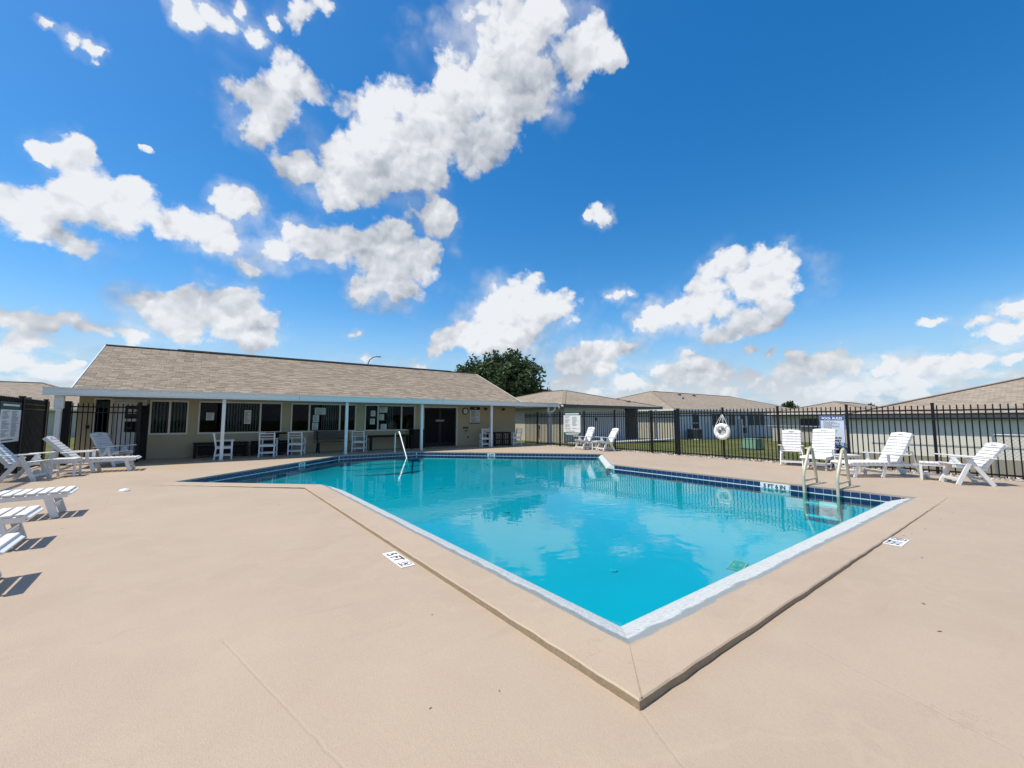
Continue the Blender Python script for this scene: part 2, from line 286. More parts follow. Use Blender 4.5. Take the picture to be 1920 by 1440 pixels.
def water_mat():
    m, nt = newmat('pool_water'); L = nt.links.new
    out = nt.nodes.new('ShaderNodeOutputMaterial')
    geo = nt.nodes.new('ShaderNodeNewGeometry'); p = geo.outputs['Position']
    mp = mk(nt, 'ShaderNodeMapping'); L(p, mp.inputs[0]); mp.inputs['Rotation'].default_value = (0, 0, R(37)); mp.inputs['Scale'].default_value = (1., 1.25, 1)
    a = mk(nt, 'ShaderNodeTexNoise', i_Scale=1.5, i_Detail=2.0, i_Distortion=.6); L(mp.outputs[0], a.inputs['Vector'])
    b = mk(nt, 'ShaderNodeTexNoise', i_Scale=6.5, i_Detail=2.5, i_Distortion=.4); L(mp.outputs[0], b.inputs['Vector'])
    big = mk(nt, 'ShaderNodeTexNoise', i_Scale=.33, i_Detail=1.0); L(p, big.inputs['Vector'])
    amp = sstep(nt, big.outputs[0], .36, .66)
    h = mth(nt, 'ADD', mth(nt, 'MULTIPLY', a.outputs[0], 1.0), mth(nt, 'MULTIPLY', b.outputs[0], mth(nt, 'MULTIPLY_ADD', amp, .30, .07)))
    bp = mk(nt, 'ShaderNodeBump', i_Strength=1., i_Distance=.0042); L(h, bp.inputs['Height'])
    gl = mk(nt, 'ShaderNodeBsdfGlossy', i_Roughness=.012); L(bp.outputs[0], gl.inputs['Normal'])
    tr = nt.nodes.new('ShaderNodeBsdfTransparent'); tr.inputs[0].default_value = WATER_TINT
    fr = mk(nt, 'ShaderNodeFresnel', i_IOR=1.333); L(bp.outputs[0], fr.inputs['Normal'])
    ms = nt.nodes.new('ShaderNodeMixShader'); L(fr.outputs[0], ms.inputs[0]); L(tr.outputs[0], ms.inputs[1]); L(gl.outputs[0], ms.inputs[2])
    L(ms.outputs[0], out.inputs['Surface'])
    va = mk(nt, 'ShaderNodeVolumeAbsorption', i_Density=WATER_DENS); va.inputs[0].default_value = WATER_ABS
    L(va.outputs[0], out.inputs['Volume'])
    return m
WATER_TINT = (.16, .895, .94, 1); WATER_DENS = .36; WATER_ABS = (.0, .86, .95, 1)

def shingle_mat(name, c1, c2, tabs=False):
    m, nt = newmat(name); L = nt.links.new
    out = nt.nodes.new('ShaderNodeOutputMaterial'); bs = nt.nodes.new('ShaderNodeBsdfPrincipled'); L(bs.outputs[0], out.inputs[0])
    geo = nt.nodes.new('ShaderNodeNewGeometry'); p = geo.outputs['Position']
    if tabs:
        oi = nt.nodes.new('ShaderNodeObjectInfo')
        f = mth(nt, 'FRACT', mth(nt, 'ADD', geo.outputs['Random Per Island'], mth(nt, 'MULTIPLY', oi.outputs['Random'], 7.31)))
        br = None
    else:
        tc = nt.nodes.new('ShaderNodeUVMap')
        br = mk(nt, 'ShaderNodeTexBrick', i_Scale=1.0); L(tc.outputs[0], br.inputs['Vector'])
        br.inputs['Color1'].default_value = (0, 0, 0, 1); br.inputs['Color2'].default_value = (1, 1, 1, 1); br.inputs['Mortar'].default_value = (.1, .1, .1, 1)
        br.inputs['Mortar Size'].default_value = .012; br.inputs['Brick Width'].default_value = .31; br.inputs['Row Height'].default_value = .145
        br.inputs['Bias'].default_value = 0
        f = br.outputs[0]
    n = mk(nt, 'ShaderNodeTexNoise', i_Scale=.5, i_Detail=4.); L(p, n.inputs['Vector'])
    g = mk(nt, 'ShaderNodeTexNoise', i_Scale=40., i_Detail=3.); L(p, g.inputs['Vector'])
    s = mk(nt, 'ShaderNodeMapping'); L(p, s.inputs[0]); s.inputs['Scale'].default_value = (4, .3, .3)
    st = mk(nt, 'ShaderNodeTexNoise', i_Scale=1., i_Detail=4.); L(s.outputs[0], st.inputs['Vector'])
    mx = mk(nt, 'ShaderNodeMix', data_type='RGBA'); L(f, mx.inputs[0]); mx.inputs[6].default_value = (*c1, 1); mx.inputs[7].default_value = (*c2, 1)
    k = mth(nt, 'MULTIPLY_ADD', mth(nt, 'SUBTRACT', n.outputs[0], .5), .22, 1.0)
    k = mth(nt, 'MULTIPLY_ADD', mth(nt, 'SUBTRACT', g.outputs[0], .5), .35, k)
    k = mth(nt, 'MULTIPLY_ADD', mth(nt, 'SUBTRACT', st.outputs[0], .5), .14, k)
    L(scl(nt, mx.outputs[2], k), bs.inputs['Base Color']); bs.inputs['Roughness'].default_value = .93; bs.inputs['Specular IOR Level'].default_value = .2
    bp = mk(nt, 'ShaderNodeBump', i_Strength=.8, i_Distance=.006)
    if br: L(mth(nt, 'ADD', mth(nt, 'MULTIPLY', br.outputs['Fac'], -1.5), g.outputs[0]), bp.inputs['Height'])
    else: L(g.outputs[0], bp.inputs['Height'])
    L(bp.outputs[0], bs.inputs['Normal'])
    return m

def glass_mat(name, tint=(.55, .60, .60, 1), fres=1.22):
    m, nt = newmat(name); L = nt.links.new
    out = nt.nodes.new('ShaderNodeOutputMaterial')
    gl = mk(nt, 'ShaderNodeBsdfGlossy', i_Roughness=.02); tr = nt.nodes.new('ShaderNodeBsdfTransparent'); tr.inputs[0].default_value = tint
    fr = mk(nt, 'ShaderNodeFresnel', i_IOR=fres)
    ms = nt.nodes.new('ShaderNodeMixShader'); L(fr.outputs[0], ms.inputs[0]); L(tr.outputs[0], ms.inputs[1]); L(gl.outputs[0], ms.inputs[2]); L(ms.outputs[0], out.inputs[0])
    return m
def grass_mat():
    m, nt = newmat('lawn_grass'); L = nt.links.new
    out = nt.nodes.new('ShaderNodeOutputMaterial'); bs = nt.nodes.new('ShaderNodeBsdfPrincipled'); L(bs.outputs[0], out.inputs[0])
    geo = nt.nodes.new('ShaderNodeNewGeometry'); p = geo.outputs['Position']
    a = mk(nt, 'ShaderNodeTexNoise', i_Scale=.6, i_Detail=6., i_Roughness=.65); L(p, a.inputs['Vector'])
    b = mk(nt, 'ShaderNodeTexNoise', i_Scale=14., i_Detail=5., i_Roughness=.7); L(p, b.inputs['Vector'])
    mx = mk(nt, 'ShaderNodeMix', data_type='RGBA'); L(sstep(nt, a.outputs[0], .38, .66), mx.inputs[0])
    mx.inputs[6].default_value = (.065, .088, .017, 1); mx.inputs[7].default_value = (.145, .135, .042, 1)
    L(scl(nt, mx.outputs[2], mth(nt, 'MULTIPLY_ADD', b.outputs[0], 1.6, .25)), bs.inputs['Base Color'])
    bs.inputs['Roughness'].default_value = .9; bs.inputs['Specular IOR Level'].default_value = .2
    bp = mk(nt, 'ShaderNodeBump', i_Strength=1., i_Distance=.05); L(b.outputs[0], bp.inputs['Height']); L(bp.outputs[0], bs.inputs['Normal'])
    return m
def leaf_mat(name, col):
    m, nt = newmat(name); L = nt.links.new
    out = nt.nodes.new('ShaderNodeOutputMaterial'); bs = nt.nodes.new('ShaderNodeBsdfPrincipled')
    geo = nt.nodes.new('ShaderNodeNewGeometry')
    c = nt.nodes.new('ShaderNodeRGB'); c.outputs[0].default_value = (*col, 1)
    k = mth(nt, 'MULTIPLY_ADD', geo.outputs['Random Per Island'], 1.1, .45)
    cc = scl(nt, c.outputs[0], k); L(cc, bs.inputs['Base Color'])
    bs.inputs['Roughness'].default_value = .55
    tl = nt.nodes.new('ShaderNodeBsdfTranslucent'); L(cc, tl.inputs[0])
    ms = nt.nodes.new('ShaderNodeMixShader'); ms.inputs[0].default_value = .25; L(bs.outputs[0], ms.inputs[1]); L(tl.outputs[0], ms.inputs[2]); L(ms.outputs[0], out.inputs[0])
    return m

DECK = (.415, .327, .240)
M = {}
M['deck'] = deck_mat('deck_paint', DECK)
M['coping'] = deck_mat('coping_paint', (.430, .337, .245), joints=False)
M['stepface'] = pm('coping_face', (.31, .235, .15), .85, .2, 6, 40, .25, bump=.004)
M['ledge'] = ledge_mat()
M['water'] = water_mat()
M['plaster'] = pm('pool_plaster', (.20, .52, .56), .8, .06, 1.2, 20, .03)
M['tile'] = pm('navy_tile', (.013, .036, .115), .14, .22, 9, 60, .1, spec=.6)
M['tilewhite'] = pm('white_tile', (.8, .8, .78), .2)
M['grout'] = pm('grout', (.66, .70, .74), .9)
M['white'] = pm('white_plastic_lumber', (.76, .76, .74), .45, .05, 5, 45, .06, bump=.0006, dirt=.32, dcol=(.52, .49, .41))
M['whitemetal'] = pm('white_painted_metal', (.76, .745, .70), .4, .04, 3, 60, .03, dirt=.2, dcol=(.5, .48, .44))
M['fascia'] = pm('fascia_metal', (.80, .785, .73), .35, .04, 1.2, 50, .03, dirt=.15, dcol=(.45, .44, .42))
M['stucco'] = pm('tan_stucco', (.47, .395, .26), .9, .08, 1.1, 90, .12, bump=.004, dirt=.15, dcol=(.30, .27, .21))
M['frame'] = pm('beige_frame', (.72, .67, .58), .5, .04, 4, 60, .03)
M['black'] = pm('black_aluminium', (.007, .0075, .010), .42, .1, 6, 50, .1, spec=.3)
M['navy'] = pm('dark_navy_panel', (.004, .004, .007), .5, spec=.12)
M['darkwood'] = pm('dark_stained_wood', (.012, .011, .012), .6, .3, 6, 60, .2, spec=.2)
M['greywood'] = pm('weathered_wood', (.10, .085, .07), .8, .2, 5, 60, .25, bump=.003)
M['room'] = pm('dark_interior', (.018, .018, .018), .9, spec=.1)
M['blind'] = pm('blind_fabric', (.78, .76, .72), .8)
M['glass'] = glass_mat('window_glass')
M['doorwhite'] = pm('white_door_paint', (.74, .77, .80), .45, .03, 3, 60, .02)
M['rail'] = pm('cream_rail_coating', (.50, .465, .34), .35, .08, 9, 70, .06, dirt=.3, dcol=(.42, .38, .27))
M['chrome'] = pm('brushed_steel', (.86, .86, .83), .42, .04, 9, 60, .04, metal=.75)
M['shingle'] = shingle_mat('tan_shingle_tab', (.225, .180, .136), (.345, .284, .216), tabs=True)
M['roof2'] = shingle_mat('tan_shingle_far', (.245, .197, .152), (.365, .308, .243))
M['green'] = pm('green_sign_board', (.02, .085, .06), .4)
M['print'] = pm('white_print', (.80, .82, .80), .4, .02)
M['ink'] = pm('dark_ink', (.03, .03, .035), .6)
M['greyink'] = pm('grey_ink', (.22, .24, .25), .6)
M['bluesign'] = pm('blue_sign', (.035, .075, .27), .4)
M['paleblue'] = pm('pale_blue_sign', (.62, .69, .78), .4)
M['paper'] = pm('paper', (.66, .68, .68), .8)
M['buoy'] = pm('white_foam', (.82, .82, .78), .6, .04, 8, 50, .05, bump=.002, dirt=.2, dcol=(.5, .47, .4))
M['bluebox'] = pm('blue_plastic', (.03, .17, .36), .4)
M['gravel'] = pm('pale_gravel', (.36, .31, .26), .9, .35, 14, 60, .3)
M['grass'] = grass_mat()
M['wallcream'] = pm('cream_wall', (.52, .48, .39), .9, .06, 1, 60, .08, bump=.003)
M['wallwhite'] = pm('white_wall', (.74, .70, .60), .9, .05, 1, 60, .06, bump=.003)
M['walltan'] = pm('tan_wall', (.34, .29, .22), .9, .1, 1, 60, .08, bump=.003)
M['wallshade'] = pm('shaded_blue_wall', (.62, .66, .70), .9, .05, 1, 60, .06)  # blue-grey of the shaded house side, put into the base colour
M['wallgrey'] = pm('grey_wall', (.46, .45, .43), .9, .06, 1, 60, .06)
M['fasciadark'] = pm('dark_fascia', (.06, .075, .09), .5)
M['screen'] = pm('dark_screen', (.02, .022, .03), .6)
M['boxgreen'] = pm('utility_green', (.16, .30, .20), .55, .08, 3, 50, .05)
M['bark'] = pm('bark', (.09, .07, .055), .95, .3, 5, 30, .3, bump=.02)
M['leafoak'] = leaf_mat('oak_leaves', (.066, .105, .036))
M['leaffar'] = leaf_mat('far_leaves', (.045, .075, .022))
M['concrete'] = pm('pale_concrete', (.60, .57, .52), .9, .1, 2, 50, .1)
M['greenmat'] = pm('green_dive_mat', (.20, .40, .22), .6, .1)
M['galv'] = pm('galvanised_steel', (.42, .43, .44), .45, .1, 6, 60, .05, metal=.7)
M['dryleaf'] = pm('dry_leaf', (.20, .13, .08), .8, .3)
M['seat'] = pm('grey_flower_fabric', (.45, .46, .44), .8, .3, 12, 40, .2)
# ------------------------------------------------------------------ geometry helpers
def _cbox(c, s, ch, Mx):
    V = []; h = [s[0]/2, s[1]/2, s[2]/2]
    idx = {}
    for sx in (-1, 1):
        for sy in (-1, 1):
            for sz in (-1, 1):
                sg = (sx, sy, sz)
                for a in range(3):
                    idx[(sg, a)] = len(V)
                    V.append(Vector([sg[k]*(h[k]-(0 if k == a else ch)) for k in range(3)]))
    F = []
    sgs = [(a, b, c2) for a in (-1, 1) for b in (-1, 1) for c2 in (-1, 1)]
    for a in range(3):
        b, c2 = [k for k in range(3) if k != a]
        for s0 in (-1, 1):
            q = []
            for (sb, sc) in ((-1, -1), (1, -1), (1, 1), (-1, 1)):
                sg = [0, 0, 0]; sg[a] = s0; sg[b] = sb; sg[c2] = sc; q.append(idx[(tuple(sg), a)])
            F.append(q)
    for e in range(3):
        a, b = [k for k in range(3) if k != e]
        for sa in (-1, 1):
            for sb in (-1, 1):
                g0 = [0]*3; g0[a] = sa; g0[b] = sb; g0[e] = -1; g1 = list(g0); g1[e] = 1
                g0, g1 = tuple(g0), tuple(g1)
                F.append([idx[(g0, a)], idx[(g1, a)], idx[(g1, b)], idx[(g0, b)]])
    for sg in sgs: F.append([idx[(sg, 0)], idx[(sg, 1)], idx[(sg, 2)]])
    for q in F:
        n = (V[q[1]]-V[q[0]]).cross(V[q[2]]-V[q[0]]); ctr = sum((V[i] for i in q), Vector())/len(q)
        if n.dot(ctr) < 0: q.reverse()
    c = Vector(c)
    if Mx is None: return [v+c for v in V], F
    return [Mx @ v + c for v in V], F

class MB:
    def __init__(s): s.v = []; s.f = []; s.uv = None; s.smooth = False
    def add(s, V, F):
        o = len(s.v); s.v += [tuple(v) for v in V]; s.f += [[i+o for i in q] for q in F]; return s
    def box(s, c, d, ch=0, Mx=None):
        if ch > 0: return s.add(*_cbox(c, d, ch, Mx))
        c = Vector(c); V = []
        for x in (-1, 1):
            for y in (-1, 1):
                for z in (-1, 1):
                    p = Vector((x*d[0]/2, y*d[1]/2, z*d[2]/2)); V.append((Mx @ p if Mx else p)+c)
        return s.add(V, [(0, 1, 3, 2), (4, 6, 7, 5), (0, 4, 5, 1), (2, 3, 7, 6), (0, 2, 6, 4), (1, 5, 7, 3)])
    def span(s, a, b, ch=0):
        return s.box([(a[i]+b[i])/2 for i in range(3)], [abs(b[i]-a[i]) for i in range(3)], ch)
    def bar(s, p0, p1, w, t, up=(0, 0, 1), ch=0):
        p0, p1 = Vector(p0), Vector(p1); x = (p1-p0); ln = x.length; x.normalize()
        y = Vector(up).cross(x)
        if y.length < 1e-4: y = Vector((0, 1, 0)).cross(x)
        y.normalize(); z = x.cross(y)
        Mx = Matrix((x, y, z)).transposed()
        return s.box((p0+p1)/2, (ln, w, t), ch, Mx)
    def tube(s, pts, r, n=10, caps=True):
        s.smooth = True
        pts = [Vector(p) for p in pts]; rr = r if isinstance(r, (list, tuple)) else [r]*len(pts)
        V = []; F = []; up = None
        for i, p in enumerate(pts):
            t = (pts[min(i+1, len(pts)-1)]-pts[max(i-1, 0)]).normalized()
            if up is None:
                up = Vector((0, 0, 1)) if abs(t.z) < .9 else Vector((1, 0, 0))
            a = (up - t*up.dot(t)).normalized(); b = t.cross(a); up = a
            for k in range(n):
                th = 2*math.pi*k/n; V.append(p+(a*math.cos(th)+b*math.sin(th))*rr[i])
        for i in range(len(pts)-1):
            for k in range(n):
                F.append([i*n+k, i*n+(k+1) % n, (i+1)*n+(k+1) % n, (i+1)*n+k])
        if caps: F.append(list(range(n))[::-1]); F.append([(len(pts)-1)*n+k for k in range(n)])
        return s.add(V, F)
    def lathe(s, prof, n=24, c=(0, 0, 0), caps=True):
        s.smooth = True; V = []; F = []
        for (r, z) in prof:
            for k in range(n):
                th = 2*math.pi*k/n; V.append((c[0]+r*math.cos(th), c[1]+r*math.sin(th), c[2]+z))
        for i in range(len(prof)-1):
            for k in range(n): F.append([i*n+k, i*n+(k+1) % n, (i+1)*n+(k+1) % n, (i+1)*n+k])
        if caps: F.append(list(range(n))[::-1]); F.append([(len(prof)-1)*n+k for k in range(n)])
        return s.add(V, F)
    def quad(s, a, b, c, d): return s.add([a, b, c, d], [(0, 1, 2, 3)])
    def prism(s, poly, z0, z1):
        n = len(poly); V = [(x, y, z0) for x, y in poly]+[(x, y, z1) for x, y in poly]
        F = [list(range(n))[::-1], list(range(n, 2*n))]+[[i, (i+1) % n, n+(i+1) % n, n+i] for i in range(n)]
        return s.add(V, F)
    def mesh(s, name, mat):
        me = bpy.data.meshes.new(name); me.from_pydata(s.v, [], s.f)
        if mat: me.materials.append(mat)
        if s.smooth:
            me.polygons.foreach_set('use_smooth', [True]*len(me.polygons))
            try: me.set_sharp_from_angle(angle=R(40))
            except Exception: pass
        if s.uv:
            uvl = me.uv_layers.new(name='UVMap'); flat = []
            for q in s.uv:
                for c in q: flat += c
            uvl.data.foreach_set('uv', flat)
        me.update(); return me

def link(name, me, parent=None, loc=(0, 0, 0), rot=None):
    o = bpy.data.objects.new(name, me); COL.objects.link(o); o.location = loc
    if rot is not None: o.rotation_euler = rot
    if parent: o.parent = parent
    return o
def part(name, mb, mat, parent, loc=(0, 0, 0), rot=None, label=None):
    o = link(name, mb.mesh(name, mat), parent, loc, rot)
    if label: o['label'] = label
    return o
def tag(o, label, cat, group=None):
    o['label'] = label; o['category'] = cat
    if group: o['group'] = group
    return o
def struct(name, mb, mat, kind='structure'):
    o = link(name, mb.mesh(name, mat)); o['kind'] = kind; return o
def thing(name, label, cat, loc=(0, 0, 0), rz=0, group=None):
    o = bpy.data.objects.new(name, None); COL.objects.link(o); o.empty_display_size = .2
    o.location = loc; o.rotation_euler = (0, 0, rz); return tag(o, label, cat, group)
def dup(src, loc, rz, label, group=None):
    r = src.copy(); COL.objects.link(r); r.location = loc; r.rotation_euler = (0, 0, rz); r['label'] = label
    if group: r['group'] = group
    for ch in src.children:
        c = ch.copy(); COL.objects.link(c); c.parent = r
        for g in ch.children:
            d = g.copy(); COL.objects.link(d); d.parent = c
    return r
def frame(o, right, up):
    r, u = Vector(right), Vector(up); n = r.cross(u)
    m = Matrix((r, u, n)).transposed().to_4x4(); m.translation = Vector(o); return m
def text(name, s, size, mat, parent, m, align='CENTER', wscale=1.0, bold=0.0):
    cu = bpy.data.curves.new('t', 'FONT'); cu.body = s; cu.size = size; cu.align_x = align; cu.align_y = 'CENTER'
    cu.extrude = .0012; cu.offset = bold; cu.resolution_u = 3
    ob = bpy.data.objects.new('t', cu); COL.objects.link(ob)
    dg = bpy.context.evaluated_depsgraph_get(); me = bpy.data.meshes.new_from_object(ob.evaluated_get(dg))
    bpy.data.objects.remove(ob); bpy.data.curves.remove(cu)
    me.materials.clear(); me.materials.append(mat); me.name = name
    o = link(name, me, parent); o.matrix_local = m @ Matrix.Diagonal((wscale, 1, 1, 1)); return o

# ------------------------------------------------------------------ setting: ground, deck, pool
DW = -.15                                                           # water level
A = (2.67, 2.13); B = (10.68, 2.13); C = (10.68, 9.18); D = (13.35, 11.85); E = (7.8, 17.4); F_ = (4.55, 17.4); G = (-.40, 12.45); H_ = (2.67, 9.42)
def terrain_z(x, y):
    t = np.clip((8-y)/5, 0, 1); t = t*t*(3-2*t)
    z = -.10 - np.clip(x-15.7, 0, 60)*(.019+.072*t)
    z = np.maximum(z, -.86)
    return z
def lawn():
    ax = [-600, -250, -120, -60, -30, -15, -8, -4.2, 0, 5, 10, 15.2] + [15.7+i*.8 for i in range(34)] + [45, 52, 60, 75, 100, 160, 300, 800]
    ay = [-600, -200, -80, -30, -12] + [-8+i*1.0 for i in range(36)] + [30, 35, 42, 55, 80, 120, 200, 400, 900]
    X, Y = np.meshgrid(ax, ay, indexing='ij'); Z = terrain_z(X, Y)
    Z = np.where(X < 15.6, -.12, Z)
    mb = MB(); n, m = X.shape
    mb.v = [(float(X[i, j]), float(Y[i, j]), float(Z[i, j])) for i in range(n) for j in range(m)]
    # leave the basin open under deck and pool
    mb.f = [(i*m+j, (i+1)*m+j, (i+1)*m+j+1, i*m+j+1) for i in range(n-1) for j in range(m-1)
            if not (ax[i] >= -4.3 and ax[i+1] <= 15.3 and ay[j] >= -8.1 and ay[j+1] <= 19.1)]
    mb.smooth = True
    struct('lawn', mb, M['grass'])
lawn()

O1 = (1.83, 9.57); O2 = (1.82, 1.36); O3 = (10.68, 1.36); G0 = (-.725, 12.125); C0 = (10.68, 8.78); D0 = (13.55, 11.65)
def deck():
    outer = [(-3.95, -8), (15.32, -8), (15.32, 20.6), (-3.95, 20.6)]
    hole = [G0, O1, O2, O3, C0, D0, E, F_]
    bm = bmesh.new()
    def loop(ps):
        vs = [bm.verts.new((x, y, 0)) for x, y in ps]
        return [bm.edges.new((vs[i], vs[(i+1) % len(vs)])) for i in range(len(vs))]
    ed = loop(outer)+loop(hole)
    bmesh.ops.triangle_fill(bm, use_beauty=True, use_dissolve=False, edges=ed)
    for f in bm.faces:
        if f.normal.z < 0: f.normal_flip()
    me = bpy.data.meshes.new('pool_deck'); bm.to_mesh(me); bm.free(); me.materials.append(M['deck'])
    o = link('pool_deck', me); o['kind'] = 'structure'
    # outer slab edge and lip over the tiles
    mb = MB()
    for i in range(4):
        a, b = outer[i], outer[(i+1) % 4]; mb.quad((*a, 0), (*a, -.25), (*b, -.25), (*b, 0))
    lip = [O3, C0, D0, E, F_, G0]
    for i in range(5):
        a, b = lip[i], lip[i+1]; mb.quad((*a, 0), (*b, 0), (*b, -.034), (*a, -.034))
    for a, b in ((G0, O1), (O1, O2), (O2, O3)): mb.quad((*a, 0), (*b, 0), (*b, -.30), (*a, -.30))
    part('deck_edge', mb, M['coping'], o)
    return o
deck_o = deck()

def strip(inner, outer_, nseg):
    """split both polylines into matching runs"""
    out = []
    for k in range(len(inner)-1):
        n = nseg[k]
        for i in range(n+(k == len(inner)-2)):
            t = i/n
            out.append((tuple(np.array(outer_[k])*(1-t)+np.array(outer_[k+1])*t), tuple(np.array(inner[k])*(1-t)+np.array(inner[k+1])*t)))
    return out
def coping():
    outer_ = [(*G0, .012), (*O1, .034), (1.82, 1.36, .052), (11.15, 1.36, .005)]
    inner = [(-.42, 12.43, .010), (2.20, 9.77, .030), (2.20, 1.70, .045), (10.72, 1.70, .004)]
    segs = strip(inner, outer_, [30, 60, 70])
    top = MB(); side = MB()
    rr = random.Random(3)
    for i in range(len(segs)-1):
        (o0, i0), (o1, i1) = segs[i], segs[i+1]
        if i == 0: j0 = (0, 0)
        j1 = (rr.uniform(-.004, .004), rr.uniform(-.0025, .0025))
        def P3(o, inn, j, t, dz=0): return tuple(o[k]*(1-t)+inn[k]*t+(j[0] if k < 2 else j[1]+dz) for k in range(3))
        a0, a1 = P3(o0, i0, j0, .025), P3(o1, i1, j1, .025)
        b0, b1 = P3(o0, i0, j0, .0, -.008), P3(o1, i1, j1, .0, -.008)
        c0, c1 = P3(o0, i0, (0, 0), 1.0), P3(o1, i1, (0, 0), 1.0)
        top.quad(a0, c0, c1, a1)
        top.quad(b0, a0, a1, b1)
        side.quad((b0[0], b0[1], -.01), b0, b1, (b1[0], b1[1], -.01))
        j0 = j1
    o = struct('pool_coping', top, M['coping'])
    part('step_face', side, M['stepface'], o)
    # mitre crack at the corner
    mb = MB(); mb.quad((1.835, 1.362, .0535), (1.847, 1.362, .0535), (2.20, 1.706, .0468), (2.196, 1.706, .0468))
    part('mitre_joint', mb, M['stepface'], o)
    # sloping white ledge
    wat = [(-.37, 12.47, DW-.02), (2.71, 9.55, DW-.02), (2.71, 2.19, DW-.02), (10.72, 2.19, DW-.02)]
    l0 = [(-.42, 12.43, .004), (2.20, 9.77, .026), (2.20, 1.70, .041), (10.72, 1.70, -.002)]
    def ledge(l0, wat, nn, parent):
        mb = MB(); mb.uv = []
        seg = strip(wat, l0, nn); uu = 0
        prof = ((0, 0), (.35, .25), (.75, .66), (.94, .92), (1, 1.0), (1.04, 1.6))
        for i in range(len(seg)-1):
            (a0, b0), (a1, b1) = seg[i], seg[i+1]
            for q in range(len(prof)-1):
                def pt(a, b, pr): return (a[0]+(b[0]-a[0])*pr[0], a[1]+(b[1]-a[1])*pr[0], a[2]+(b[2]-a[2])*pr[1])
                mb.quad(pt(a0, b0, prof[q]), pt(a0, b0, prof[q+1]), pt(a1, b1, prof[q+1]), pt(a1, b1, prof[q]))
                u0, u1 = prof[q][0], prof[q+1][0]
                mb.uv.append([(u0, i*.1), (u1, i*.1), (u1, i*.1+.1), (u0, i*.1+.1)])
        return part('white_ledge', mb, M['ledge'], parent)
    ledge(l0, wat, [20, 40, 45], o)
    ledge([(10.68, 8.78, -.004), (13.55, 11.65, -.004)], [(10.58, 8.98, DW-.02), (13.40, 11.80, DW-.02)], [20], o)
coping()

